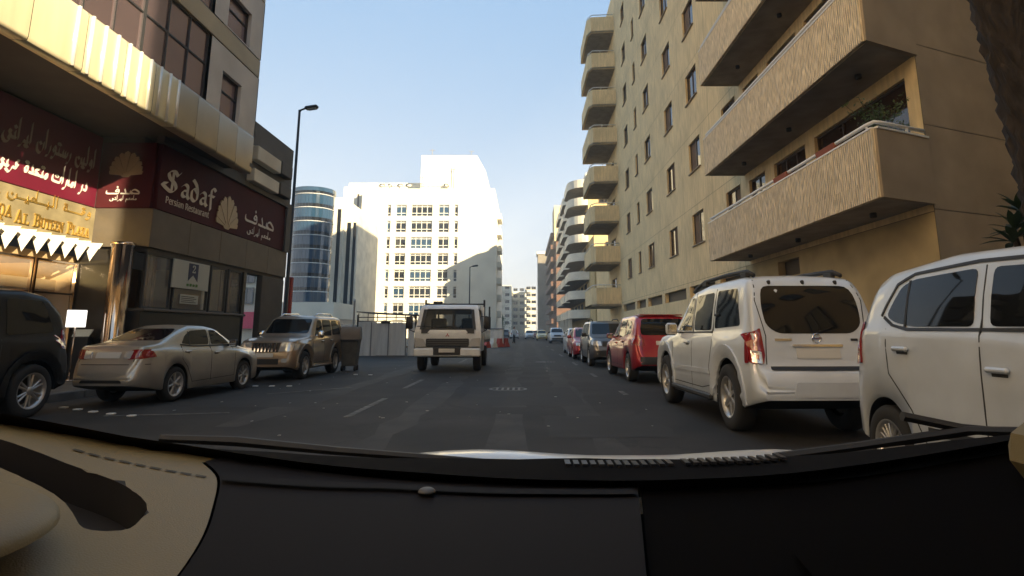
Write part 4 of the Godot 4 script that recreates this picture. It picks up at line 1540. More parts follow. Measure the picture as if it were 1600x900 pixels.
func silver_sedan() -> void:
	var c := new_car("parked_sedan", "silver parked saloon car seen from behind before the dark granite wall", "saloon car", V(-6.92, 0, 11.95), deg_to_rad(-2.9), "vehicles parked along the left kerb")
	c.root.scale = Vector3(.92, 1, 1)
	var L := 4.2
	var sp := {"len": L, "R": .31, "rim": .21, "tw": .2, "arch": .365, "axles": [.86, 3.2], "inset": .02, "tuck": .94,
		"top": [[0, .55], [.06, .68], [.25, .80], [1.1, .95], [1.25, 1.0], [1.85, 1.32], [2.2, 1.37], [2.7, 1.37], [3.0, 1.29], [3.6, 1.06], [3.75, 1.03], [4.02, 1.0], [4.08, .88], [4.12, .72], [4.17, .68], [L, .55]],
		"belt": [[0, .5], [.2, .72], [1.0, .86], [3.3, .95], [3.9, .94], [4.05, .82], [4.12, .64], [L, .5]],
		"hw": [[0, .48], [.08, .58], [.3, .68], [.7, .72], [3.5, .72], [3.9, .69], [4.1, .62], [L, .52]],
		"hwt": [[0, .4], [.3, .58], [1.1, .62], [1.9, .50], [2.8, .50], [3.3, .53], [3.7, .6], [4.05, .58], [L, .45]],
		"yb": [[0, .28], [.4, .19], [3.3, .19], [3.7, .26], [L, .36]]}
	car_body(c, sp, M.paint_silver)
	wheels(c, sp, M.tyre, M.rim_silver, "seven")
	fit(c, sp, M.paint_silver, {
		"windows": [[1.46, 1.0, 2.12, 1.0, 2.12, 1.285, 1.90, 1.275, 1.62, 1.12], [2.2, 1.0, 2.78, 1.005, 3.06, 1.03, 2.92, 1.17, 2.72, 1.265, 2.2, 1.29]],
		"seals": [[1.38, .975, 2.7, .975, 3.1, 1.01], [2.82, 1.0, 2.80, 1.25]],
		"rear": [-.53, 1.09, .53, 1.09, .43, 1.30, -.43, 1.30], "front": [-.56, 1.02, .56, 1.02, .45, 1.30, -.45, 1.30],
		"doors": [[2.16, .3, 2.16, 1.3], [1.3, .34, 1.28, .8, 1.36, .97], [1.3, .34, 2.75, .32, 2.92, .6, 3.1, .76, 3.08, 1.0]],
		"gaps": [["rear", P2([-.52, .74, -.50, .98])], ["rear", P2([.52, .74, .50, .98])], ["rear", P2([-.56, .70, .56, .70])], ["side", P2([3.9, .70, 4.1, .70])]],
		"handles": [[2.0, .84], [2.95, .88]], "mirror": [1.5, .98], "mirror_paint": M.trim_black,
		"lamps": [["taillight", M.lamp_red, "rear", [.40, .78, .66, .80, .64, .95, .42, .94], .012], ["reversing_lamp", M.lamp_clear, "rear", [.30, .79, .44, .79, .46, .93, .33, .91], .014], ["taillight", M.lamp_red, "side", [3.78, .82, 4.05, .80, 4.03, .93, 3.86, .92], .01], ["headlight", M.lamp_clear, "front", [.34, .58, .56, .6, .56, .72, .34, .68], .01]],
		"plain": [["number_plate", M.plate_white, "rear", [-.23, .80, .23, .80, .23, .90, -.23, .90], .01], ["bumper_insert", M.trim_black, "rear", [-.40, .40, .40, .40, .36, .45, -.36, .45], .01]]})

func bronze_suv() -> void:
	var c := new_car("parked_suv", "bronze parked SUV with upright chrome grille facing the lens", "suv", V(-6.62, 0, 17.2), PI, "vehicles parked along the left kerb")
	var L := 4.3
	var sp := {"len": L, "R": .365, "rim": .23, "tw": .24, "arch": .44, "axles": [.78, 3.28], "inset": .0,
		"top": [[0, .62], [.05, .90], [.14, 1.0], [.5, 1.07], [1.15, 1.13], [1.3, 1.2], [1.75, 1.62], [2.0, 1.70], [3.6, 1.72], [3.9, 1.68], [4.1, 1.3], [4.18, 1.0], [4.22, .75], [L, .6]],
		"belt": [[0, .56], [.1, .86], [.4, .98], [1.2, 1.05], [3.9, 1.1], [4.1, 1.05], [4.2, .7], [L, .55]],
		"hw": [[0, .60], [.06, .68], [.2, .75], [.5, .78], [3.9, .78], [4.2, .74], [L, .66]],
		"hwt": [[0, .54], [.2, .66], [1.2, .68], [1.8, .59], [3.7, .6], [4.1, .66], [L, .6]],
		"yb": [[0, .36], [.3, .26], [.6, .25], [3.7, .27], [4.0, .36], [L, .42]]}
	car_body(c, sp, M.paint_bronze)
	wheels(c, sp, M.tyre, M.rim_silver, "six")
	arches(c, sp, M.paint_bronze, .445, .56)
	fit(c, sp, M.paint_bronze, {
		"windows": [[1.52, 1.13, 2.16, 1.13, 2.16, 1.58, 1.90, 1.57], [2.25, 1.13, 2.95, 1.13, 2.95, 1.59, 2.25, 1.59], [3.05, 1.15, 3.8, 1.17, 3.66, 1.58, 3.05, 1.59]],
		"front": [-.60, 1.20, .60, 1.20, .54, 1.60, -.54, 1.60], "rear": [-.5, 1.2, .5, 1.2, .5, 1.6, -.5, 1.6],
		"doors": [[1.34, .40, 1.30, 1.08], [2.2, .38, 2.2, 1.1], [1.34, .40, 2.75, .4, 2.95, .8, 3.0, 1.1]],
		"handles": [[2.03, .98], [2.82, 1.0]], "mirror": [1.62, 1.14], "mirror_paint": M.chrome_car, "mirror_size": Vector3(.18, .2, .1),
		"lamps": [["headlight", M.lamp_clear, "front", [.34, .74, .66, .75, .70, .95, .40, .97], .012], ["headlight", M.lamp_clear, "side", [.12, .76, .34, .80, .36, .92, .18, .93], .012], ["fog_lamp", M.lamp_clear, "front", [.44, .47, .58, .47, .58, .57, .44, .57], .012]],
		"plain": [["grille", M.trim_black, "front", [-.34, .72, .34, .72, .36, .96, -.36, .96], .008], ["bumper_opening", M.trim_black, "front", [-.36, .42, .36, .42, .36, .56, -.36, .56], .01], ["number_plate", M.plate_white, "front", [-.22, .60, .22, .60, .22, .70, -.22, .70], .02], ["chrome_bumper", M.chrome_car, "front", [.42, .60, .68, .60, .68, .64, .42, .64], .012]]})
	for i in 7:
		var x := -.27 + .09 * i
		patch(c, "grille_bar", PackedVector2Array([Vector2(x - .018, .735), Vector2(x + .018, .735), Vector2(x + .018, .945), Vector2(x - .018, .945)]), "front", M.chrome_car, .022, false)
	for side in [1.0, -1.0]:
		var g := G.new()
		g.bev(Vector3(.76 * side, .31, 2.05 - L / 2), Vector3(.15, .06, 1.6), .02)
		part("side_step", g, c.root, M.paint_bronze)
		g = G.new(true)
		g.tube([Vector3(.5 * side, 1.68, 2.0 - L / 2), Vector3(.5 * side, 1.76, 2.25 - L / 2), Vector3(.5 * side, 1.78, 3.3 - L / 2), Vector3(.5 * side, 1.71, 3.6 - L / 2)], .022, 6)
		part("roof_rail", g, c.root, M.chrome_car)

func black_suv() -> void:
	var c := new_car("parked_suv", "black parked SUV cut off by the frame, only its rear wheel and tail in view", "suv", V(-7.93, 0, 7.2), PI, "vehicles parked along the left kerb")
	var L := 4.75
	var sp := {"len": L, "R": .385, "rim": .255, "tw": .25, "arch": .46, "axles": [.9, 3.98], "inset": .0,
		"top": [[0, .62], [.06, .9], [.16, 1.04], [.5, 1.1], [1.2, 1.16], [1.9, 1.74], [2.2, 1.82], [3.8, 1.86], [4.2, 1.80], [4.45, 1.55], [4.6, 1.2], [4.66, .95], [4.68, .78], [L, .62]],
		"belt": [[0, .56], [.1, .9], [1.2, 1.08], [4.3, 1.16], [4.6, 1.0], [4.68, .72], [L, .56]],
		"hw": [[0, .5], [.1, .6], [.4, .66], [4.4, .66], [4.65, .62], [L, .54]],
		"hwt": [[0, .46], [.2, .56], [1.2, .58], [1.9, .50], [4.2, .51], [4.5, .56], [L, .5]],
		"yb": [[0, .36], [.4, .27], [4.2, .28], [4.5, .38], [L, .44]]}
	car_body(c, sp, M.paint_black)
	wheels(c, sp, M.tyre, M.rim_silver, "split")
	arches(c, sp, M.paint_black, .465, .58)
	fit(c, sp, M.paint_black, {
		"windows": [[1.55, 1.18, 2.4, 1.18, 2.4, 1.70, 2.1, 1.69], [2.5, 1.18, 3.35, 1.18, 3.35, 1.72, 2.5, 1.71], [3.46, 1.2, 4.3, 1.24, 4.1, 1.71, 3.46, 1.72]],
		"rear": [-.48, 1.24, .48, 1.24, .46, 1.68, -.46, 1.68], "front": [-.52, 1.26, .52, 1.26, .46, 1.72, -.46, 1.72],
		"doors": [[1.4, .42, 1.36, 1.1], [2.45, .4, 2.45, 1.15], [3.38, 1.14, 3.36, .9, 3.26, .6, 3.1, .44]],
		"handles": [[2.25, 1.03], [3.2, 1.06]], "handle": M.chrome_car, "mirror": [1.7, 1.18],
		"lamps": [["taillight", M.lamp_red, "side", [4.42, 1.0, 4.62, .98, 4.58, 1.3, 4.46, 1.28], .012], ["taillight", M.lamp_red, "rear", [.5, .98, .64, .98, .64, 1.3, .52, 1.3], .012]]})

func red_suv() -> void:
	var c := new_car("parked_suv", "red parked SUV with dark rear glass between the white SUV and the grey one", "suv", V(3.42, 0, 16.4), deg_to_rad(2.0), "vehicles parked along the right kerb")
	var L := 4.35
	var sp := {"len": L, "R": .35, "rim": .23, "tw": .23, "arch": .42, "axles": [.85, 3.45], "inset": .0,
		"top": [[0, .6], [.06, .84], [.2, .96], [1.0, 1.06], [1.15, 1.12], [1.75, 1.58], [2.0, 1.66], [3.4, 1.68], [3.8, 1.62], [4.0, 1.45], [4.14, 1.12], [4.2, .9], [4.26, .74], [L, .58]],
		"belt": [[0, .55], [.2, .9], [1.1, 1.0], [3.7, 1.1], [4.1, 1.04], [4.2, .7], [L, .54]],
		"hw": [[0, .56], [.1, .7], [.4, .8], [.8, .82], [3.6, .82], [4.0, .80], [4.2, .75], [L, .66]],
		"hwt": [[0, .5], [.3, .66], [1.1, .7], [1.8, .6], [3.5, .61], [4.0, .64], [4.2, .68], [L, .6]],
		"yb": [[0, .34], [.4, .26], [3.8, .28], [4.1, .36], [L, .44]]}
	car_body(c, sp, M.paint_red)
	wheels(c, sp, M.tyre, M.rim_silver, "five")
	fit(c, sp, M.paint_red, {
		"windows": [[1.45, 1.09, 2.15, 1.1, 2.15, 1.54, 1.86, 1.53], [2.24, 1.1, 2.95, 1.12, 2.95, 1.56, 2.24, 1.55], [3.04, 1.14, 3.66, 1.2, 3.55, 1.5, 3.04, 1.55]],
		"rear": [-.58, 1.16, .58, 1.16, .60, 1.3, .52, 1.56, -.52, 1.56, -.60, 1.3], "front": [-.6, 1.14, .6, 1.14, .54, 1.56, -.54, 1.56],
		"doors": [[1.3, .38, 1.28, 1.02], [2.2, .36, 2.2, 1.1], [1.3, .38, 2.8, .38, 3.0, .8, 3.02, 1.1]],
		"gaps": [["rear", P2([-.6, .80, -.60, 1.2])], ["rear", P2([.6, .80, .60, 1.2])]],
		"handles": [[2.0, .95], [2.85, 1.0]], "mirror": [1.52, 1.1],
		"lamps": [["taillight", M.lamp_red, "rear", [.52, .90, .74, .92, .72, 1.16, .56, 1.12], .012], ["taillight", M.lamp_red, "side", [3.9, .94, 4.14, .94, 4.1, 1.14, 3.96, 1.12], .01]],
		"plain": [["number_plate", M.plate_white, "rear", [-.24, .92, .06, .92, .06, 1.02, -.24, 1.02], .014], ["bumper", M.trim_black, "rear", [-.66, .46, .66, .46, .66, .64, -.66, .64], .012]]})
	var g := G.new()
	g.bev(Vector3(0, 1.665, 3.72 - L / 2), Vector3(1.1, .03, .22), .012)
	part("spoiler", g, c.root, M.paint_red)

func grey_suv() -> void:
	var c := new_car("parked_suv", "grey parked SUV facing the lens behind the red one", "suv", V(3.2, 0, 23.1), PI, "vehicles parked along the right kerb")
	var sp := generic_suv(c, M.paint_grey, M.rim_silver)
	patch(c, "headlight", round_poly(P2([.16, .76, .40, .80, .42, .92, .2, .92]), .02), "side", M.lamp_clear, .012)
	emblem(c, Vector2(0, .84), "front", .06)
	for side in [1.0, -1.0]:
		var g := G.new(true)
		g.tube([Vector3(.5 * side, 1.66, -.3), Vector3(.5 * side, 1.73, 0), Vector3(.5 * side, 1.73, 1.1), Vector3(.5 * side, 1.66, 1.4)], .022, 6)
		part("roof_rail", g, c.root, M.trim_black)
	sp.clear()

func generic_suv(c: Car, paint: Material, rim: Material, fine := 1.0) -> Dictionary:
	var L := 4.4
	var sp := {"len": L, "R": .35, "rim": .22, "tw": .22, "arch": .42, "axles": [.84, 3.44], "inset": .0,
		"top": [[0, .6], [.06, .86], [.2, .98], [1.1, 1.08], [1.75, 1.58], [2.0, 1.65], [3.6, 1.66], [3.95, 1.58], [4.2, 1.1], [4.26, .8], [L, .6]],
		"belt": [[0, .55], [.2, .92], [1.1, 1.02], [3.8, 1.08], [4.2, .95], [L, .54]],
		"hw": [[0, .58], [.1, .7], [.4, .8], [4.0, .81], [4.25, .75], [L, .66]],
		"hwt": [[0, .52], [.3, .66], [1.1, .7], [1.8, .6], [3.7, .61], [4.2, .66], [L, .58]],
		"yb": [[0, .36], [.4, .26], [3.8, .28], [4.1, .36], [L, .42]]}
	car_body(c, sp, paint, fine)
	wheels(c, sp, M.tyre, rim, "five")
	fit(c, sp, paint, {"grid": .12,
		"windows": [[1.5, 1.1, 2.2, 1.1, 2.2, 1.54, 1.9, 1.53], [2.3, 1.1, 3.0, 1.12, 3.0, 1.55, 2.3, 1.55], [3.1, 1.14, 3.75, 1.2, 3.6, 1.5, 3.1, 1.54]],
		"rear": [-.55, 1.16, .55, 1.16, .5, 1.54, -.5, 1.54], "front": [-.62, 1.15, .62, 1.15, .54, 1.55, -.54, 1.55], "mirror": [1.58, 1.1], "mirror_paint": M.trim_black,
		"lamps": [["headlight", M.lamp_clear, "front", [.40, .74, .68, .76, .70, .92, .44, .9], .012], ["taillight", M.lamp_red, "rear", [.55, .9, .74, .9, .72, 1.16, .58, 1.14], .012]],
		"plain": [["grille", M.trim_black, "front", [-.38, .72, .38, .72, .38, .9, -.38, .9], .008], ["bumper_opening", M.trim_black, "front", [-.6, .40, .6, .40, .6, .58, -.6, .58], .01], ["number_plate", M.plate_white, "front", [-.22, .60, .22, .60, .22, .70, -.22, .70], .02]]})
	return sp

func generic_small(c: Car, paint: Material, rim: Material, fine := 1.0) -> void:
	var L := 4.0
	var sp := {"len": L, "R": .3, "rim": .19, "tw": .19, "arch": .36, "axles": [.75, 3.2], "inset": .02,
		"top": [[0, .52], [.06, .7], [.2, .8], [1.0, .95], [1.7, 1.38], [2.1, 1.45], [3.0, 1.42], [3.4, 1.3], [3.75, .98], [3.85, .8], [L, .55]],
		"belt": [[0, .48], [.2, .74], [1.0, .88], [3.4, .98], [3.8, .8], [L, .5]],
		"hw": [[0, .52], [.1, .64], [.4, .76], [3.5, .78], [3.8, .72], [L, .6]],
		"hwt": [[0, .46], [.3, .62], [1.0, .66], [1.8, .55], [3.0, .55], [3.6, .62], [L, .5]],
		"yb": [[0, .28], [.4, .2], [3.4, .2], [3.7, .28], [L, .36]]}
	car_body(c, sp, paint, fine)
	wheels(c, sp, M.tyre, rim, "cap")
	fit(c, sp, paint, {"grid": .13,
		"windows": [[1.4, .98, 2.05, .98, 2.05, 1.34, 1.78, 1.32], [2.14, .98, 2.9, 1.0, 3.1, 1.06, 2.95, 1.26, 2.14, 1.35]],
		"rear": [-.52, 1.02, .52, 1.02, .46, 1.32, -.46, 1.32], "front": [-.58, 1.0, .58, 1.0, .5, 1.36, -.5, 1.36], "mirror": [1.46, .98],
		"lamps": [["headlight", M.lamp_clear, "front", [.36, .6, .62, .62, .64, .76, .4, .74], .012], ["taillight", M.lamp_red, "rear", [.5, .78, .7, .8, .68, .95, .52, .95], .012]],
		"plain": [["grille", M.trim_black, "front", [-.3, .6, .3, .6, .3, .68, -.3, .68], .008], ["bumper_opening", M.trim_black, "front", [-.5, .32, .5, .32, .5, .44, -.5, .44], .01], ["number_plate", M.plate_white, "front", [-.22, .48, .22, .48, .22, .57, -.22, .57], .02]]})

func far_cars() -> void:
	var c := new_car("parked_car", "red parked car just behind the grey SUV", "car", V(3.0, 0, 28.3), PI, "vehicles parked along the right kerb")
	generic_small(c, M.paint_red, M.rim_silver, 1.5)
	c = new_car("parked_car", "small white parked car facing the lens behind the red and grey cars", "car", V(3.15, 0, 33.8), PI, "vehicles parked along the right kerb")
	generic_small(c, M.paint_white, M.rim_silver, 1.3)
	for q in [["parked_suv", "white SUV parked under the curved balconies", "suv", 3.6, 64.0, M.paint_white, 1, PI, "vehicles parked along the right kerb"], ["taxi", "pale yellow taxi far down the street", "taxi", 2.6, 84.0, M.paint_taxi, 0, PI, ""],
			["car", "white car far down the street beside the yellow taxi", "car", 1.0, 98.0, M.paint_white, 0, PI, ""], ["car", "pale silver car farthest off in the left lane of the far street", "car", -1.6, 104.0, M.dust_white, 0, 0.0, ""], ["car", "dark red car far down the street between the white car and the taxi", "car", 2.3, 112.0, M.paint_red, 0, PI, ""],
			["parked_suv", "grey SUV parked past the white building's corner", "suv", -3.6, 118.0, M.paint_grey, 1, 0.0, ""], ["parked_car", "white car parked beyond the white SUV on the right", "car", 4.0, 74.0, M.paint_white, 0, PI, "vehicles parked along the right kerb"]]:
		c = new_car(q[0], q[1], q[2], V(q[3], 0, q[4]), q[7], q[8])
		if q[6] == 1: generic_suv(c, q[5], M.rim_silver, 2.5)
		else: generic_small(c, q[5], M.rim_silver, 2.5)
		if q[0] == "taxi":
			var g := G.new()
			g.bev(Vector3(0, 1.52, .1), Vector3(.5, .14, .16), .03)
			part("roof_sign", g, c.root, M.paint_white)

func truck() -> void:
	var t := thing("truck", "white flatbed truck with a dusty cab driving towards the lens", "truck", V(-2.42, 0, 19.5), PI)
	t.scale = Vector3(1.1, 1, 1)
	var c := Car.new()
	c.root = t
	var L := 1.75
	var W := .98
	# hollow cab: skin rings from the front face backwards, windscreen and side openings left out
	c.len = L
	var cab: Material = M.dust_white
	var prof := [Vector2(.62, .10), Vector2(.98, .02), Vector2(1.22, .0), Vector2(1.30, .02), Vector2(1.98, .30), Vector2(2.08, .42), Vector2(2.12, .60)]   # height, setback of the front
	var wid := [.95, .97, .97, .96, .86, .83, .80]
	var g := G.new(true)
	for i in prof.size() - 1:
		var n := 8
		for j in n:
			var q := []
			for e in [[i, j], [i + 1, j], [i + 1, j + 1], [i, j + 1]]:
				var u: float = -1.0 + 2.0 * e[1] / n
				var bow: float = .10 * pow(absf(u), 3)
				q.append(Vector3(u * wid[e[0]], prof[e[0]].x, -L / 2 + prof[e[0]].y + bow))
			if i == 3 and j > 0 and j < n - 1: continue    # windscreen opening
			g.quad(q[0], q[1], q[2], q[3])
	part("cab_front", g, t, cab)
	g = G.new()
	for s in [1.0, -1.0]:
		var z1 := L / 2
		var zf := -L / 2 + .10
		g.quad(Vector3(s * .95, .62, zf + .10), Vector3(s * .97, 1.28, zf + .02), Vector3(s * .97, 1.28, z1), Vector3(s * .95, .62, z1))
		g.quad(Vector3(s * .97, 1.28, zf + .02), Vector3(s * .86, 1.98, zf + .30), Vector3(s * .865, 1.95, zf + .42), Vector3(s * .965, 1.30, zf + .14))
		g.quad(Vector3(s * .97, 1.28, z1 - .12), Vector3(s * .86, 1.98, z1 - .12), Vector3(s * .86, 1.98, z1), Vector3(s * .97, 1.28, z1))
		g.quad(Vector3(s * .86, 1.98, zf + .30), Vector3(s * .80, 2.12, zf + .5), Vector3(s * .80, 2.12, z1), Vector3(s * .86, 1.98, z1))
	g.quad(Vector3(-.8, 2.12, -L / 2 + .7), Vector3(.8, 2.12, -L / 2 + .7), Vector3(.8, 2.12, L / 2), Vector3(-.8, 2.12, L / 2))
	wall(g, Vector3(-.95, .62, L / 2), Vector3(1, 0, 0), Vector3(0, 1, 0), 1.9, 1.48, [Rect2(.38, .82, .52, .4), Rect2(1.0, .82, .52, .4)], .05)
	part("cab_shell", g, t, cab)
	g = G.new()
	g.bev(Vector3(0, 1.2, -L / 2 + .32), Vector3(1.75, .12, .4), .03)
	g.bev(Vector3(0, .66, 0), Vector3(1.8, .06, L - .3), .01)
	part("dashboard", g, t, M.trim_black)
	for x in [-.5, .45]:
		g = G.new()
		g.bev(Vector3(x, 1.1, .35), Vector3(.5, .14, .5), .04)
		g.bev(Vector3(x, 1.4, .62), Vector3(.48, .6, .14), .05)
		part("seat", g, t, M.trim_black)
	g = G.new(true)
	var ring := []
	for i in 21: ring.append(Vector3(-.5 + .2 * cos(TAU * i / 20.0), 1.34 + .17 * sin(TAU * i / 20.0), -.36 + .08 * sin(TAU * i / 20.0)))
	g.tube(ring, .018, 6)
	part("steering_wheel", g, t, M.trim_black)
	for q in [[-.30, 1.262, .42, .20, "white paper lying on the dashboard"], [-.62, 1.262, .20, .16, ""]]:
		g = G.new()
		g.box(Vector3(q[0], 1.265, -L / 2 + .3), Vector3(q[2], .006, q[3]), Basis(Vector3.RIGHT, .35))
		part("paper", g, t, M.plate_white)
	# windscreen with a black border
	g = G.new()
	var a := Vector3(-.77, 1.33, -L / 2 + .055); var b := Vector3(.77, 1.33, -L / 2 + .055)
	var d := Vector3(.70, 1.94, -L / 2 + .29); var e2 := Vector3(-.70, 1.94, -L / 2 + .29)
	g.quad(a, e2, d, b)
	part("windscreen", g, t, M.truck_glass)
	g = G.new()
	var mid := (a + b + d + e2) / 4
	var cs := [a, e2, d, b]
	for i in 4:
		var p: Vector3 = cs[i]; var q: Vector3 = cs[(i + 1) % 4]
		g.quad(p + (p - mid) * .06 + Vector3(0, 0, -.012), q + (q - mid) * .06 + Vector3(0, 0, -.012), q - (q - mid) * .03 + Vector3(0, 0, -.012), p - (p - mid) * .03 + Vector3(0, 0, -.012))
	g.quad(a + Vector3(0, -.14, -.035), a + Vector3(0, .02, -.01), b + Vector3(0, .02, -.01), b + Vector3(0, -.14, -.035))
	part("windscreen_border", g, t, M.trim_black)
	for q in [[-.25, -.45], [.3, .1]]:
		g = G.new()
		g.tube([Vector3(q[0], 1.3, -L / 2 + .02), Vector3(q[0] + .15, 1.40, -L / 2 + .06), Vector3(q[0] + .6, 1.42, -L / 2 + .085)], .012, 5)
		part("wiper", g, t, M.trim_black)
	# lower front: grille, lamps, bumper, plate, emblem
	g = G.new()
	g.bev(Vector3(0, .90, -L / 2 + .01), Vector3(1.24, .26, .05), .02)
	part("grille", g, t, M.trim_black)
	for i in 3:
		g = G.new()
		g.bev(Vector3(0, .83 + .07 * i, -L / 2 - .02), Vector3(1.18, .018, .02), .004)
		part("grille_bar", g, t, M.trim_grey)
	for s in [-1.0, 1.0]:
		g = G.new()
		g.prism(round_poly(P2([.60 * s, .78, .93 * s, .78, .955 * s, 1.06, .70 * s, 1.02]), .04), 0, .06, Transform3D(Basis(), Vector3(0, 0, -L / 2 - .015)))
		part("headlight", g, t, M.lamp_clear)
		g = G.new()
		g.bev(Vector3(.82 * s, .52, -L / 2 + .02), Vector3(.3, .08, .05), .015)
		part("fog_lamp", g, t, M.lamp_clear)
		g = G.new(true)
		g.tube([Vector3(.96 * s, 1.72, -L / 2 + .3), Vector3(1.12 * s, 1.74, -L / 2 + .16), Vector3(1.12 * s, 1.3, -L / 2 + .16), Vector3(.97 * s, 1.22, -L / 2 + .26)], .016, 6)
		var arm := part("mirror_arm", g, t, M.trim_black)
		g = G.new(true)
		g.bev(Vector3(1.14 * s, 1.53, -L / 2 + .16), Vector3(.2, .40, .09), .03)
		part("mirror", g, arm, M.trim_black)
	g = G.new()
	g.bev(Vector3(0, .60, -L / 2 - .02), Vector3(1.92, .26, .16), .04)
	part("bumper", g, t, cab)
	g = G.new()
	g.bev(Vector3(0, .64, -L / 2 - .09), Vector3(.80, .26, .04), .02)
	part("bumper_opening", g, t, M.trim_black)
	g = G.new()
	g.bev(Vector3(0, .66, -L / 2 - .12), Vector3(.46, .12, .012), .004)
	part("number_plate", g, t, M.plate_white)
	g = G.new()
	for i in 3:
		var an := PI / 2 + TAU * i / 3
		var dir := Vector3(cos(an), sin(an), 0); var pr := Vector3(-sin(an), cos(an), 0)
		var o := Vector3(0, 1.13, -L / 2 - .008)
		g.quad(o, o + dir * .035 + pr * .02, o + dir * .07, o + dir * .035 - pr * .02)
	part("emblem", g, t, M.paint_red)
	# chassis, wheels, bed with stakes
	g = G.new()
	for s in [-.4, .4]: g.span(Vector3(s - .05, .5, -L / 2 + .3), Vector3(s + .05, .66, 4.0))
	g.span(Vector3(-.85, .42, -.5), Vector3(.85, .6, .5))
	part("chassis", g, t, M.trim_black)
	var cc := Car.new(); cc.root = t; cc.len = L
	wheels(cc, {"R": .37, "rim": .22, "tw": .22, "axles": [.75, 3.5], "hw": [[0, .93]], "inset": .0}, M.tyre, M.trim_grey, "five")
	g = G.new()
	g.bev(Vector3(0, .92, 2.65), Vector3(1.95, .10, 3.3), .02)
	part("bed_floor", g, t, M.trim_grey)
	for s in [-1.0, 1.0]:
		g = G.new()
		g.bev(Vector3(.96 * s, 1.15, 2.65), Vector3(.04, .36, 3.26), .01)
		part("bed_side", g, t, cab)
		for z in [1.05, 4.2]:
			g = G.new()
			g.bev(Vector3(.94 * s, 1.65, z), Vector3(.06, 1.4 if z < 2 else 1.2, .06), .008)
			part("stake", g, t, M.trim_black)
	g = G.new()
	g.bev(Vector3(0, 2.2, 1.05), Vector3(1.82, .05, .05), .01)
	part("rack_bar", g, t, M.trim_black)
	g = G.new()
	g.bev(Vector3(.55, 2.26, 1.04), Vector3(.3, .08, .05), .01)
	part("rack_bracket", g, t, M.trim_black)

# ---------------------------------------------------------------- lettering
func spline(p: Array, n := 6) -> Array:
	var o := []
	for i in p.size() - 1:
		var a: Vector2 = p[maxi(i - 1, 0)]; var b: Vector2 = p[i]; var c: Vector2 = p[i + 1]; var d: Vector2 = p[mini(i + 2, p.size() - 1)]
		for j in n: o.append(b.cubic_interpolate(c, a, d, float(j) / n))
	o.append(p[-1])
	return o

# a stroke of a broad-edged pen held at nib; a plain run of thin slabs
func pen(g: G, p: Array, nib: Vector2, sc: float, at: Vector2, curve := true) -> void:
	var q: Array = spline(p) if curve and p.size() > 2 else p
	for i in q.size() - 1:
		var a: Vector2 = q[i] * sc + at; var b: Vector2 = q[i + 1] * sc + at
		if a.distance_to(b) < 1e-5: continue
		var e := (b - a).normalized() * .006 * sc
		a -= e; b += e
		var n := nib * sc
		if absf((b - a).cross(n)) < 2e-6: continue
		var z := .012 + .0004 * (i % 7)
		g.prism(PackedVector2Array([a - n, a + n, b + n, b - n]), 0.0, z)

const T := [0, 0, -.12, 0, -.14, .3]
const TL := [-.14, .3, -.16, 0, -.35, 0]
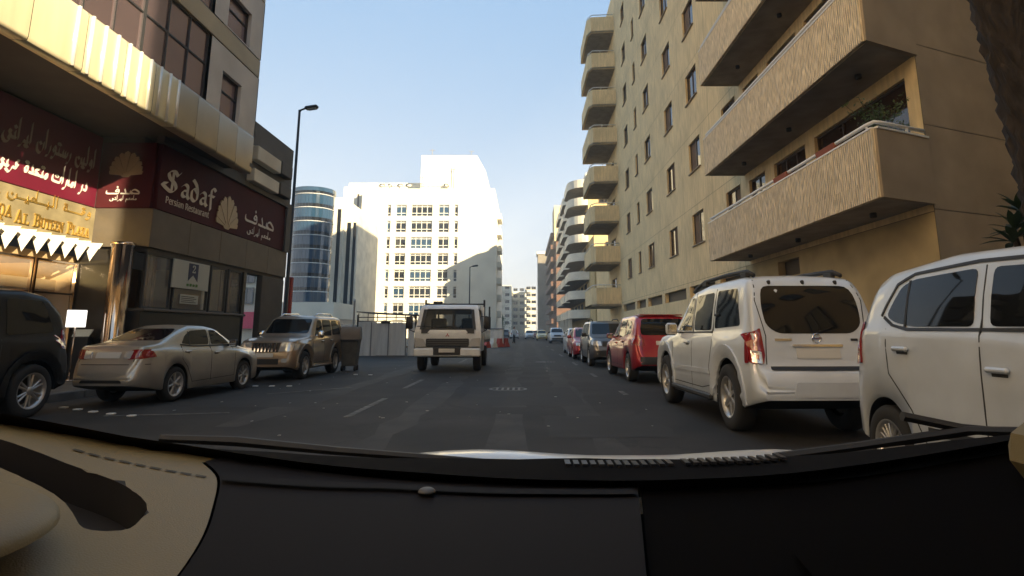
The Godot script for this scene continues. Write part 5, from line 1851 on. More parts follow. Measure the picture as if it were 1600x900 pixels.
# joined letter shapes, written right to left: width, strokes, dots
func arabic_letter(k: String) -> Array:
	match k:
		"alef": return [.26, [[-.12, 1, -.12, 0]], []]
		"alef_f": return [.26, [[0, 0, -.12, 0, -.16, .12, -.16, 1]], []]
		"lam": return [.35, [[-.12, 1, -.12, .08, -.2, 0, -.35, 0]], []]
		"lam_m": return [.35, [[0, 0, -.14, 0], [-.14, 1, -.14, 0, -.35, 0]], []]
		"waw": return [.5, [[-.34, .16, -.22, .34, -.1, .2, -.22, .06, -.34, .16], [-.1, .2, -.12, -.1, -.3, -.3, -.46, -.28]], []]
		"waw_f": return [.5, [[0, 0, -.12, 0], [-.34, .16, -.22, .34, -.1, .2, -.22, .06, -.34, .16], [-.1, .2, -.12, -.1, -.3, -.3, -.46, -.28]], []]
		"yeh": return [.35, [T, TL], [-.1, -.2, -.24, -.2]]
		"yeh_f": return [.8, [[0, 0, -.1, .02, -.3, .28, -.12, .2, -.3, -.02, -.18, -.22, -.5, -.32, -.74, -.12, -.7, .08]], []]
		"noon": return [.35, [T, TL], [-.15, .52]]
		"noon_s": return [.72, [[-.05, .3, -.08, -.02, -.3, -.28, -.58, -.15, -.62, .2]], [-.34, .22]]
		"noon_f": return [.72, [[0, 0, -.06, .25], [-.06, .25, -.1, -.05, -.3, -.28, -.58, -.15, -.62, .2]], [-.34, .22]]
		"reh": return [.42, [[-.1, .25, -.12, -.02, -.28, -.26, -.45, -.3]], []]
		"reh_f": return [.42, [[0, 0, -.1, .02, -.12, -.05, -.28, -.26, -.45, -.3]], []]
		"zeh": return [.42, [[-.1, .25, -.12, -.02, -.28, -.26, -.45, -.3]], [-.14, .5]]
		"seen": return [.72, [[0, .22, -.04, 0, -.2, 0, -.22, .24], [-.22, .24, -.26, 0, -.42, 0, -.44, .26], [-.44, .26, -.48, 0, -.72, 0]], []]
		"teh": return [.35, [T, TL], [-.08, .52, -.22, .52]]
		"teh_s": return [1.0, [[-.08, .3, -.1, .0, -.5, -.04, -.9, .02, -.93, .3]], [-.44, .3, -.58, .3]]
		"dal": return [.48, [[-.16, .44, -.08, .16, -.1, 0, -.42, .02]], []]
		"dal_f": return [.5, [[0, 0, -.14, 0], [-.2, .44, -.12, .14, -.14, 0, -.46, .02]], []]
		"meem": return [.42, [[-.06, 0, -.1, .2, -.28, .16, -.22, -.04, -.06, 0], [-.2, 0, -.42, 0]], []]
		"meem_f": return [.4, [[0, 0, -.12, 0], [-.1, 0, -.16, .2, -.34, .12, -.24, -.03, -.1, 0], [-.3, 0, -.36, -.2, -.36, -.5]], []]
		"hah": return [.6, [[-.12, .34, -.5, .24, -.2, .03], [0, 0, -.6, 0]], []]
		"ain": return [.55, [[-.14, .42, -.34, .42, -.36, .22, -.18, .16], [-.18, .16, -.42, .08, -.3, 0, -.55, 0]], []]
		"ain_m": return [.5, [[0, 0, -.14, .02, -.34, .3, -.1, .3, -.3, .02, -.5, 0]], []]
		"beh": return [.35, [T, TL], [-.16, -.22]]
		"sad": return [.9, [[-.06, 0, -.12, .2, -.4, .40, -.62, .24, -.5, .02, -.06, 0], [-.5, 0, -.66, .02, -.7, .26], [-.7, .26, -.72, 0, -.9, 0]], []]
		"feh_s": return [1.05, [[-.34, .3, -.22, .44, -.1, .3, -.24, .2, -.34, .3], [-.1, .3, -.12, .02, -.5, 0, -.92, .02, -.97, .26]], [-.22, .66]]
		"heh_f": return [.42, [[0, 0, -.1, .02, -.12, .3, -.34, .24, -.28, .0, -.1, .02]], [-.14, .52, -.28, .52]]
		"heh_s": return [.42, [[-.1, .02, -.12, .3, -.34, .24, -.28, .0, -.1, .02]], [-.14, .52, -.28, .52]]
		"qaf": return [.48, [[-.2, .08, -.1, .24, -.24, .36, -.34, .2, -.2, .08], [-.3, .1, -.28, 0, -.48, 0]], [-.15, .58, -.29, .58]]
		"tah": return [.62, [[0, 0, -.12, 0, -.22, .22, -.46, .3, -.5, .06, -.12, 0], [-.16, 1, -.16, .02], [-.44, 0, -.62, 0]], []]
		"-": return [.5, [[0, 0, -.5, 0]], []]
	return [.38, [], []]

# words start at their right end; each letter is one part of the sign
func arabic(parent: Node, words: String, xf: Transform3D, size: float, width: float, m: Material, weight := .055) -> void:
	var x := 0.0
	var runs := []
	for k in words.split(" "):
		runs.append([k, x])
		x += arabic_letter(k)[0]
	var sx: float = width / (x * size)
	for r in runs:
		var l := arabic_letter(r[0])
		if l[1].is_empty(): continue
		var g := G.new()
		for s in l[1]:
			var p := P2(s)
			for i in p.size(): p[i] = Vector2((p[i].x - r[1]) * sx, p[i].y)
			pen(g, p, Vector2(weight * .55, weight), size, Vector2.ZERO)
		for i in range(0, l[2].size(), 2):
			var c := Vector2((l[2][i] - r[1]) * sx, l[2][i + 1]) * size
			var d := weight * 1.5 * size
			g.prism(PackedVector2Array([c + Vector2(-d, 0), c + Vector2(0, d), c + Vector2(d, 0), c + Vector2(0, -d)]), 0, .014)
		part("letter", g, parent, m, xf)

func latin(parent: Node, t: String, xf: Transform3D, cap: float, width: float, m: Material, font := "Droid Sans", bold := false, depth := .015, centre := false) -> void:
	var f := SystemFont.new()
	f.font_names = PackedStringArray([font])
	if bold: f.font_weight = 700
	var tm := TextMesh.new()
	tm.text = t
	tm.font = f
	tm.font_size = 48
	tm.pixel_size = cap / (48 * .72)
	tm.depth = depth / maxf(.2, 1.0)
	tm.horizontal_alignment = HORIZONTAL_ALIGNMENT_CENTER if centre else HORIZONTAL_ALIGNMENT_LEFT
	tm.vertical_alignment = VERTICAL_ALIGNMENT_BOTTOM
	var w := tm.get_aabb().size.x
	var o := part("lettering", tm, parent, m, xf)
	o.transform = xf * Transform3D(Basis().scaled(Vector3(width / maxf(w, .01), 1, 1)), Vector3(0, -tm.get_aabb().position.y - (cap * .3 if t.to_lower() != t.to_upper() and t.contains("p") else 0.0), 0))

func shell_emblem(parent: Node, xf: Transform3D, r: float, m: Material) -> void:
	var base := Vector2(0, -.8) * r
	for i in 11:
		var a := deg_to_rad(-75 + 15.0 * i)
		var d := Vector2(sin(a), cos(a))
		var len := r * (1.8 - .62 * pow(absf(sin(a)), 1.6))
		var n := Vector2(d.y, -d.x)
		var w := r * .19
		var tip := base + d * len
		var g := G.new()
		g.prism(PackedVector2Array([base + d * .25 * r + n * w * .22, base + d * len * .94 + n * w, tip + d * w * .2, base + d * len * .94 - n * w, base + d * .25 * r - n * w * .22]), 0, .02 + .012 * (i % 2))
		part("shell_rib", g, parent, m, xf)
	var g2 := G.new()
	g2.prism(PackedVector2Array([base + Vector2(-.34, .0) * r, base + Vector2(-.2, .26) * r, base + Vector2(.2, .26) * r, base + Vector2(.34, 0) * r, base + Vector2(.2, -.1) * r, base + Vector2(-.2, -.1) * r]), 0, .016)
	part("shell_hinge", g2, parent, m, xf)

func signs() -> void:
	var u := Vector3(0, 0, -1)
	var up := Vector3.UP
	# long restaurant sign along the street
	var t := thing("restaurant_sign", "long dark maroon restaurant sign with blackletter name, scallop shell and Arabic lettering along the street", "sign")
	var g := G.new()
	g.bev(V(-9.53, 5.24, 18.48), Vector3(.12, 1.74, 7.9), .01)
	part("board", g, t, M.sign_brown)
	var X := -9.466
	var black_letter := [
		[[[.66, .84, .45, 1.0, .16, .86, .22, .62, .52, .44, .6, .2, .36, .02, .02, .12], [.02, .12, -.16, .26, .1, .34], [.42, .96, .36, .06], [.66, .84, .8, 1.02]], .95],
		[[[.08, .5, .24, .62, .4, .52, .4, .12, .52, 0], [.4, .36, .14, .28, .1, .08, .24, .02, .4, .12]], .62],
		[[[.12, 1.0, .34, .8, .44, .5, .42, .12, .26, .0, .08, .12, .08, .46, .24, .6, .42, .46]], .62],
		[[[.08, .5, .24, .62, .4, .52, .4, .12, .52, 0], [.4, .36, .14, .28, .1, .08, .24, .02, .4, .12]], .62],
		[[[.5, .92, .34, 1.02, .2, .84, .2, -.12], [.04, .6, .42, .6]], .5]]
	var x := .15
	for l in black_letter:
		g = G.new()
		for s in l[0]:
			var p := P2(s)
			for i in p.size(): p[i].x *= 1.3
			pen(g, p, Vector2(.085, .07), .60, Vector2(0, 0))
		part("letter", g, t, M.letter_white, face(V(X, 4.93, 14.62 + x), u, up))
		x += l[1] * .74
	latin(t, "Persian Restaurant", face(V(X, 4.60, 14.85), u, up), .19, 2.1, M.letter_white, "Droid Sans")
	shell_emblem(t, face(V(X, 4.96, 18.05), u, up), .56, M.shell_bronze)
	arabic(t, "sad dal_f feh_s", face(V(X, 5.0, 21.5), u, up), .62, 2.35, M.letter_white, .06)
	arabic(t, "meem tah ain_m meem_f . alef yeh reh_f alef noon yeh_f", face(V(X, 4.62, 21.25), u, up), .24, 1.85, M.letter_white, .07)
	# return face towards the lens
	t = thing("restaurant_sign", "small maroon corner sign with a scallop shell beside the polished column", "sign")
	g = G.new()
	g.bev(V(-10.27, 5.24, 14.47), Vector3(1.4, 1.74, .1), .01)
	part("board", g, t, M.sign_brown)
	shell_emblem(t, face(V(-10.28, 5.5, 14.416), Vector3(1, 0, 0), up), .36, M.shell_bronze)
	arabic(t, "sad dal_f feh_s", face(V(-9.85, 4.74, 14.416), Vector3(1, 0, 0), up), .26, .9, M.letter_white, .07)
	arabic(t, "meem tah ain_m meem_f . alef yeh reh_f alef noon yeh_f", face(V(-9.92, 4.58, 14.416), Vector3(1, 0, 0), up), .11, .7, M.letter_white, .08)
	# red sign over the entrance
	t = thing("restaurant_sign", "dark red sign with two lines of Persian lettering over the gold plaza band", "sign")
	g = G.new()
	g.bev(V(-11.02, 5.3, 8.3), Vector3(.12, 1.86, 12.2), .01)
	part("board", g, t, M.sign_red)
	arabic(t, "alef waw lam yeh noon_f . reh seen teh waw_f reh alef noon_s . alef yeh reh_f alef noon yeh_f", face(V(-10.955, 5.36, 14.2), u, up), .46, 2.65, M.letter_shaded, .075)  # upper line coloured as if in shade
	arabic(t, "dal reh . alef meem alef_f reh alef teh_s . meem teh hah dal_f heh_s . ain reh_f beh yeh_f", face(V(-10.955, 4.72, 14.05), u, up), .40, 2.55, M.letter_white, .075)
	# gold letters on the band
	t = thing("plaza_sign", "gold plaza name in Arabic and capital letters on the stone band over the entrance", "sign")
	arabic(t, "waw qaf - - heh_f . alef lam beh - tah yeh - noon_f . beh - lam_m alef_f zeh alef", face(V(-10.945, 4.1, 14.3), u, up), .27, 3.4, M.letter_gold, .08)
	latin(t, "OQA", face(V(-10.945, 3.56, 11.55), u, up), .26, .50, M.letter_gold, "Droid Serif", true, .05)
	var y := 12.15
	for w in [["A", .30, .2], ["L", .24, .17], ["", 0, .1], ["B", .30, .19], ["UTEEN", .24, .68], ["", 0, .09], ["P", .30, .17], ["LAZA", .24, .56]]:
		if w[0]: latin(t, w[0], face(V(-10.945, 3.56, y), u, up), w[1], w[2] - .015, M.letter_gold, "Droid Serif", true, .05)
		y += w[2]
	# board in the restaurant window
	t = thing("notice_board", "pale board with a dark blue square hanging in the restaurant window", "sign")
	g = G.new()
	g.bev(V(-9.50, 2.82, 16.45), Vector3(.04, .78, 1.8), .008)
	part("panel", g, t, M.notice)
	g = G.new()
	g.prism(PackedVector2Array([Vector2(-.24, -.2), Vector2(-.24, .3), Vector2(.24, .3), Vector2(.24, -.2), Vector2(0, -.02)]), 0, .006, face(V(-9.478, 2.86, 16.5), u, up))
	part("emblem", g, t, M.navy)
	latin(t, "2", face(V(-9.47, 2.90, 16.42), u, up), .22, .16, M.notice, "Droid Serif", true, .008)
	for i in 4:
		g = G.new()
		g.span(V(-9.478, 2.51, 16.22 + i * .15), V(-9.472, 2.58 + .01 * (i % 2), 16.32 + i * .15))
		part("green_mark", g, t, M.green_mark)
	t = thing("paper_notice", "small grey paper notice under the pale window board", "paper")
	g = G.new()
	g.span(V(-9.56, 2.02, 16.1), V(-9.55, 2.28, 17.0))
	part("sheet", g, t, M.notice)
	g = G.new()
	for i in 4: g.span(V(-9.55, 2.06 + i * .05, 16.15), V(-9.547, 2.08 + i * .05, 16.9 - .1 * (i % 2)))
	part("lines", g, t, M.dark_metal)

# ---------------------------------------------------------------- street furniture, plants, small things
func lamp_post(label: String, at: Vector3, h: float, reach: float) -> void:
	var t := thing("street_lamp", label, "street lamp", at)
	var g := G.new(true)
	g.lathe([Vector2(.13, 0), Vector2(.13, .9), Vector2(.085, 1.0), Vector2(.05, h)], Transform3D(), 12)
	part("pole", g, t, M.dark_metal)
	g = G.new()
	g.bev(Vector3(0, .62, .12), Vector3(.11, .4, .03), .01)
	part("access_door", g, t, M.frame_grey)
	g = G.new(true)
	g.tube([Vector3(0, h - .1, 0), Vector3(.06, h, 0), Vector3(reach * .35, h + .08, 0)], .04, 8)
	part("arm", g, t, M.dark_metal)
	var b := Basis(Vector3.BACK, .16)
	g = G.new()
	g.bev(Vector3(reach * .68, h + .12, 0), Vector3(reach * .75, .14, .28), .05, b)
	var o := part("lamp_head", g, t, M.dark_metal)
	g = G.new()
	g.bev(Vector3(reach * .72, h + .045, 0), Vector3(reach * .5, .03, .22), .01, b)
	part("lens", g, o, M.notice)

func leaf_mesh(l: float, w: float) -> ArrayMesh:
	var g := G.new(true)
	var rows := []
	for i in 7:
		var t := i / 6.0
		var ww := w * sin(PI * pow(t, .8)) * .5 + .002
		var y := .12 * l * sin(t * 2.2)
		rows.append([Vector3(-ww, y + ww * .25, -l * t), Vector3(0, y, -l * t), Vector3(ww, y + ww * .25, -l * t)])
	g.loft(rows, false)
	return g.done(null)

func small_things() -> void:
	mat("notice", C(.46, .48, .44), .6)
	mat("navy", C(.02, .03, .08), .6)
	mat("green_mark", C(.08, .20, .04), .6)
	mat("litter", C(.32, .31, .29), .8)
	mat("stud_white", C(.6, .58, .54), .6)
	mat("bin_green", C(.09, .085, .07), .6, {"tint": ["cloud", .7, 1.0, .8]})
	mat("bin_brown", C(.22, .18, .14), .7, {"tint": ["cloud", .8, 1.0, .8]})
	mat("skin", C(.25, .15, .10), .6)
	mat("cloth_dark", C(.03, .03, .035), .9)
	signs()
	lamp_post("tall dark street lamp at the end of the dark restaurant wing", V(-9.75, 0, 23.8), 10.75, .75)
	lamp_post("thin street lamp in front of the white building's shadow", V(-5.6, 0, 60), 7.9, .8)
	var t: Node3D
	var g: G
	# site shed with hoarding panels and a gate
	t = thing("site_hoarding", "pale hoarding of tall sheet panels under a thin sloping roof frame beside the truck", "fence")
	var D := 30.5
	for i in 9:
		var x0 := -8.65 + i * .33
		if x0 > -7.95 and x0 < -6.2: continue
		g = G.new()
		g.bev(V(x0 + .16, .88, D), Vector3(.315, 1.74, .05), .01)
		part("panel", g, t, M.hoarding)
	g = G.new()
	g.bev(V(-7.03, .86, D + .03), Vector3(1.78, 1.66, .05), .01)
	var gate := part("gate", g, t, M.hoarding)
	for q in [[-7.93, 0.0], [-6.12, 0.0], [-7.03, 0.0]]:
		g = G.new()
		g.bev(V(q[0], .87, D - .04), Vector3(.05, 1.72, .05), .008)
		part("frame_post", g, gate, M.frame_grey)
	for q in [[1.78, .0], [1.98, .0]]:
		g = G.new()
		g.bev(V(-7.15, q[0], D), Vector3(3.0, .045, .05), .008)
		part("rail", g, t, M.dark_metal)
	for i in 7:
		g = G.new()
		g.bev(V(-8.63 + i * .49, 1.98, D), Vector3(.04, .42 - .03 * i, .04), .008)
		part("upright", g, t, M.dark_metal)
	g = G.new()
	g.box(V(-7.1, 2.18, D + 1.2), Vector3(3.2, .05, 2.8), Basis(Vector3.BACK, -.05))
	part("roof_sheet", g, t, M.frame_grey)
	g = G.new()
	g.bev(V(-7.2, 1.72, D - .06), Vector3(.5, .1, .06), .02)
	part("name_plate", g, t, M.dark_metal)
	for q in [[-8.66, 1.0], [-5.62, 1.1]]:
		g = G.new()
		g.bev(V(q[0], q[1], D - .02), Vector3(.08, 2.2, .08), .01)
		part("post", g, t, M.dark_metal)
	for i in 9:   # side run going back from the shed
		g = G.new()
		g.bev(V(-5.66, .88, D + .3 + i * .62), Vector3(.05, 1.74, .6), .01)
		part("panel", g, t, M.hoarding)
	t = thing("site_wall", "low tan block wall behind the dumpster left of the pale hoarding", "wall")
	for j in 4:
		for i in 7:
			g = G.new()
			g.bev(V(-11.6 + i * .42 + .2 * (j % 2), .2 + .4 * j, 31.2), Vector3(.41, .39, .2), .012)
			part("block", g, t, M.hoarding)
	t = thing("white_pole", "slim white pole standing left of the pale hoarding", "pole", V(-9.0, 0, 30.9))
	g = G.new(true)
	g.lathe([Vector2(.05, 0), Vector2(.05, 2.8), Vector2(.075, 2.82), Vector2(.06, 2.95), Vector2(0, 2.97)], Transform3D(), 10)
	part("shaft", g, t, M.white_metal)
	g = G.new()
	g.bev(Vector3(0, .02, 0), Vector3(.25, .04, .25), .01)
	part("base", g, t, M.frame_grey)
	# wheeled bin
	t = thing("wheeled_bin", "tall grey wheeled bin behind the bronze SUV", "bin", V(-5.62, 0, 19.1), .1)
	g = G.new()
	var rings := []
	for q in [[.16, .21, .24], [.9, .27, .29], [1.0, .29, .31]]:
		rings.append([Vector3(-q[1], q[0], -q[2]), Vector3(q[1], q[0], -q[2]), Vector3(q[1], q[0], q[2]), Vector3(-q[1], q[0], q[2])])
	g.loft(rings, true, true, true)
	part("tub", g, t, M.bin_green)
	g = G.new(true)
	rings = []
	for i in 8:
		var a := PI * i / 7.0
		rings.append([Vector3(-.30, 1.0 + .42 * sin(a), -.31 * cos(a)), Vector3(.30, 1.0 + .42 * sin(a), -.31 * cos(a))])
	g.loft(rings, false)
	for s in [-1, 1]:
		for i in 7: g.tri(Vector3(.30 * s, 1.0, 0), rings[i][(s + 1) / 2], rings[i + 1][(s + 1) / 2])
	part("lid", g, t, M.bin_brown)
	for q in [[-.2, -.2], [.2, -.2], [-.2, .2], [.2, .2]]:
		g = G.new(true)
		g.lathe([Vector2(0, -.03), Vector2(.09, -.03), Vector2(.1, 0), Vector2(.09, .03), Vector2(0, .03)], Transform3D(Basis(Vector3.FORWARD, PI / 2), Vector3(q[0], .1, q[1])), 14)
		part("wheel", g, t, M.trim_black)
	g = G.new(true)
	g.tube([Vector3(-.25, .97, .33), Vector3(-.25, .97, .38), Vector3(.25, .97, .38), Vector3(.25, .97, .33)], .018, 6)
	part("handle", g, t, M.trim_black)
	t = thing("sign_post", "narrow orange red sign column at the end of the restaurant wing", "sign", V(-10.25, 0, 25.2))
	g = G.new()
	g.bev(Vector3(0, 2.0, 0), Vector3(.32, 3.2, .2), .03)
	part("panel", g, t, M.red_plastic)
	g = G.new()
	g.bev(Vector3(0, .2, 0), Vector3(.45, .4, .3), .02)
	part("plinth", g, t, M.granite_band)
	# entrance: white board with emission on a stand and a black host desk
	t = thing("glowing_board", "bright white board on a thin stand outside the plaza entrance", "sign", V(-10.55, .13, 13.75), .5)
	g = G.new(true)
	g.tube([Vector3(0, .02, 0), Vector3(0, 1.25, 0)], .018, 8)
	part("stand", g, t, M.chrome)
	g = G.new(true)
	g.lathe([Vector2(.2, 0), Vector2(.2, .02), Vector2(.02, .04)], Transform3D(), 18)
	part("foot", g, t, M.chrome)
	g = G.new()
	g.bev(Vector3(0, 1.42, 0), Vector3(.38, .40, .05), .01)
	part("panel", g, t, M.lit_panel)  # the board's brightness comes from emission
	t = thing("host_desk", "black host desk with a sloping white top beside the entrance pier", "desk", V(-10.62, .13, 14.1), .3)
	g = G.new()
	g.bev(Vector3(0, .5, 0), Vector3(.36, 1.0, .3), .02)
	part("body", g, t, M.trim_black)
	g = G.new()
	g.bev(Vector3(0, 1.08, 0), Vector3(.36, .03, .3), .008, Basis(Vector3.RIGHT, .6))
	part("top", g, t, M.notice)
	# raised studs along the left parking line
	var stud := G.new()
	stud.bev(Vector3(0, .012, 0), Vector3(.11, .024, .09), .008)
	var sm := stud.done(M.stud_white)
	for q in [[-7.61, 9.9, "white road stud next to the black SUV's rear wheel"], [-7.19, 9.65, "second white road stud out from the black SUV"], [-6.74, 9.38, "middle white road stud of the slanting row of five"], [-6.3, 9.15, "fourth white road stud out from the black SUV"], [-5.85, 8.95, "outermost white road stud of the slanting row of five"],
			[-6.18, 13.7, "white road stud touching the silver saloon's front wheel"], [-5.8, 13.7, "middle one of three white road studs ahead of the silver saloon"], [-5.4, 13.7, "white road stud farthest from the silver saloon's front wheel"], [-4.9, 17.3, "white road stud on open asphalt nearer to the wheeled bin"], [-4.45, 17.2, "white road stud on open asphalt between wheeled bin and truck"]]:
		var o := part("road_stud", sm, self)
		o.position = V(q[0], 0, q[1])
		tag(o, q[2], "road stud", "white road studs on the left side")
	g = G.new()
	for i in 50:
		var p := V(rng.randf_range(-6, 2), .006, rng.randf_range(7, 22))
		g.box(p, Vector3(rng.randf_range(.01, .04), .008, rng.randf_range(.01, .05)), Basis(Vector3.UP, rng.randf() * 3))
	var li := part("litter", g, self, M.litter)
	tag(li, "scattered pale scraps of litter and grit on the asphalt", "litter", "", "stuff")
	# barriers and a cabin by the corner of the white building
	t = thing("site_cabin", "small beige cabin at the white building's corner behind the red barriers", "cabin", V(-2.4, 0, 48.5))
	g = G.new()
	g.bev(Vector3(0, .75, 0), Vector3(1.5, 1.4, 1.5), .05)
	part("walls", g, t, M.hoarding)
	g = G.new()
	g.bev(Vector3(0, 1.47, 0), Vector3(1.6, .08, 1.6), .02)
	part("roof", g, t, M.frame_grey)
	for i in 4:
		t = thing("road_barrier", ["red plastic road barrier nearest the truck", "pale plastic road barrier between two red ones", "red plastic road barrier in front of the beige cabin", "red plastic road barrier at the far end of the row"][i], "barrier", V(-3.0 + i * .46, 0, 46.0 + i * .9), -.9)
		g = G.new()
		rings = []
		for q in [[0.0, .26], [.25, .22], [.35, .13], [.7, .09]]:
			rings.append([Vector3(-.45, q[0], -q[1]), Vector3(.45, q[0], -q[1]), Vector3(.45, q[0], q[1]), Vector3(-.45, q[0], q[1])])
		g.loft(rings, true, true, true)
		part("body", g, t, M.red_plastic if i != 1 else M.pale_band)
		g = G.new()
		g.bev(Vector3(0, .5, -.13), Vector3(.6, .1, .02), .005)
		part("reflector", g, t, M.plate_white)
	pedestrian(V(-1.0, 0, 62), "pedestrian in a white shirt and dark trousers crossing the far street")
	# far tree beside the white building's corner
	t = thing("tree", "dark green street tree past the corner of the white building", "tree", V(-6.6, 0, 146))
	g = G.new(true)
	g.tube([Vector3.ZERO, Vector3(.2, 2, 0), Vector3(0, 4, .2)], [.25, .2, .1], 7)
	part("trunk", g, t, M.bark)
	g = G.new()
	for i in 900:
		var p := Vector3(rng.randfn() * 1.1, 3.8 + rng.randfn() * .9, rng.randfn() * 1.1)
		var a := Vector3(rng.randfn(), rng.randfn(), rng.randfn()).normalized() * .22; var b := a.cross(Vector3(rng.randfn(), rng.randfn(), rng.randfn())).normalized() * .12
		g.quad(p - a, p + b, p + a, p - b)
	part("crown", g, t, M.leaf)
	balcony_plants()
	palm()
	plumeria()

func pedestrian(at: Vector3, label: String) -> void:
	var t := thing("person", label, "person", at, .5)
	var g := G.new(true)
	var torso := []
	for q in [[.82, .15, .10], [.95, .16, .11], [1.1, .15, .10], [1.3, .19, .11], [1.42, .18, .10], [1.47, .07, .06], [1.52, .055, .055], [1.56, .08, .09], [1.64, .085, .10], [1.72, .07, .085], [1.76, .02, .03]]:
		var r := []
		for j in 12: r.append(Vector3(cos(TAU * j / 12) * q[1], q[0], sin(TAU * j / 12) * q[2]))
		torso.append(r)
	g.loft(torso, true, true, true)
	for s in [-1.0, 1.0]:
		g.tube([Vector3(.08 * s, .9, 0), Vector3(.09 * s, .5, -.10 * s), Vector3(.09 * s, .06, .06 * s - .06), Vector3(.09 * s, .03, .06 * s - .16)], [.09, .065, .04, .035], 8)
		g.tube([Vector3(.19 * s, 1.4, 0), Vector3(.24 * s, 1.12, .05 * s), Vector3(.24 * s, .86, -.03 + .08 * s), Vector3(.24 * s, .78, -.04 + .08 * s)], [.05, .04, .03, .035], 7)
	part("body", g, t, M.skin)
	g = G.new(true)
	var shirt := []
	for q in [[.86, .175, .125], [1.1, .168, .118], [1.3, .205, .125], [1.43, .19, .115], [1.47, .08, .075]]:
		var r := []
		for j in 12: r.append(Vector3(cos(TAU * j / 12) * q[1], q[0], sin(TAU * j / 12) * q[2]))
		shirt.append(r)
	g.loft(shirt)
	for s in [-1.0, 1.0]: g.tube([Vector3(.18 * s, 1.41, 0), Vector3(.245 * s, 1.12, .05 * s)], [.065, .055], 8)
	part("shirt", g, t, M.paint_white)
	g = G.new(true)
	for s in [-1.0, 1.0]: g.tube([Vector3(.07 * s, .93, 0), Vector3(.09 * s, .5, -.10 * s), Vector3(.09 * s, .08, .06 * s - .06)], [.11, .085, .06], 8)
	part("trousers", g, t, M.cloth_dark)
	g = G.new(true)
	var hair := []
	for q in [[1.66, .092, .107], [1.74, .08, .095], [1.785, .03, .04]]:
		var r := []
		for j in 12: r.append(Vector3(cos(TAU * j / 12) * q[1], q[0], sin(TAU * j / 12) * q[2] + .012))
		hair.append(r)
	g.loft(hair, true, false, true)
	part("hair", g, t, M.cloth_dark)

func balcony_plants() -> void:
	var g: G
	for q in [[13.6, "terracotta planter box on the lowest ribbed balcony, the nearer of two"], [16.1, "terracotta planter box farther along the lowest ribbed balcony"]]:
		var t := thing("planter_box", q[1], "planter", V(7.47, 5.54, q[0]))
		g = G.new()
		var rings := []
		for r in [[0.0, .07], [.15, .095]]:
			rings.append([Vector3(-r[1], r[0], -.42), Vector3(r[1], r[0], -.42), Vector3(r[1], r[0], .42), Vector3(-r[1], r[0], .42)])
		g.loft(rings, true, true, false)
		part("box", g, t, M.terracotta)
		g = G.new()
		g.bev(Vector3(0, .12, 0), Vector3(.16, .03, .8), .005)
		part("soil", g, t, M.bark)
	var t := thing("balcony_plant", "leafy potted plant reaching over the rail at the near end of the lowest balcony", "plant", V(8.1, 5.0, 12.55))
	g = G.new(true)
	g.lathe([Vector2(.14, 0), Vector2(.2, .4), Vector2(.21, .42), Vector2(.17, .4)], Transform3D(), 14)
	part("pot", g, t, M.terracotta)
	g = G.new()
	var st := G.new(true)
	for i in 26:
		var a := rng.randf() * TAU
		var tip := Vector3(cos(a) * rng.randf_range(.15, .75), rng.randf_range(.75, 1.5), sin(a) * rng.randf_range(.1, .5))
		st.tube([Vector3(0, .4, 0), Vector3(tip.x * .3, tip.y * .6, tip.z * .3), tip], .006, 4)
		for k in 26:
			var p := Vector3(0, .5, 0).lerp(tip, rng.randf_range(.45, 1.05)) + Vector3(rng.randfn(), rng.randfn(), rng.randfn()) * .06
			var d := Vector3(rng.randfn(), rng.randfn(), rng.randfn()).normalized() * rng.randf_range(.03, .06)
			var e := d.cross(Vector3(rng.randfn(), rng.randfn(), rng.randfn())).normalized() * .018
			g.quad(p - d, p + e, p + d, p - e)
	part("stem", st, t, M.bark)
	part("foliage", g, t, M.leaf)

func palm() -> void:
	var t := thing("palm_tree", "dark leaning palm trunk in front of the beige end wall", "palm tree", V(6.22, 0, 6.6))
	var g := G.new(true)
	var rings := []
	for i in 90:
		var y := i * .1
		var c := Vector3(-.02 * y - .0135 * y * y + .06, y, .02 * y)
		var ring := []
		for j in 24:
			var a := TAU * j / 24
			var r := .225 + .045 * (1.0 if (i / 2 + j / 2) % 2 == 0 else 0.0) * (.5 + .5 * (i % 2)) + .015 * sin(j * 2.0 + i * .9) + .06 * exp(-y * 2)
			ring.append(c + Vector3(cos(a) * r, .03 * sin(j * 3.0), sin(a) * r))
		rings.append(ring)
	g.loft(rings, true, true, true)
	part("trunk", g, t, M.bark)
	var top := Vector3(-.02 * 8.9 - .0135 * 79 + .06, 8.9, .18)
	for f in 18:
		var a := TAU * f / 18.0 + rng.randf() * .2
		var lift := rng.randf_range(.1, 1.1)
		g = G.new()
		var dir := Vector3(cos(a), 0, sin(a))
		var pts := []
		for i in 10:
			var s := i / 9.0
			pts.append(top + dir * (2.6 * s) + Vector3(0, lift * 1.4 * s - 1.9 * s * s, 0))
		g.tube(pts, [.03, .028, .026, .024, .022, .019, .016, .013, .01, .006], 5)
		var side := dir.cross(Vector3.UP)
		for i in 34:
			var s := .12 + .86 * i / 33.0
			var k := s * 9.0
			var p: Vector3 = pts[int(k)].lerp(pts[mini(int(k) + 1, 9)], k - int(k))
			for q in [-1.0, 1.0]:
				var tip: Vector3 = p + side * q * .5 * (1.1 - s * .6) + dir * .22 + Vector3(0, -.12, 0)
				g.tri(p - dir * .014, tip, p + dir * .02)
		part("frond", g, t, M.leaf)

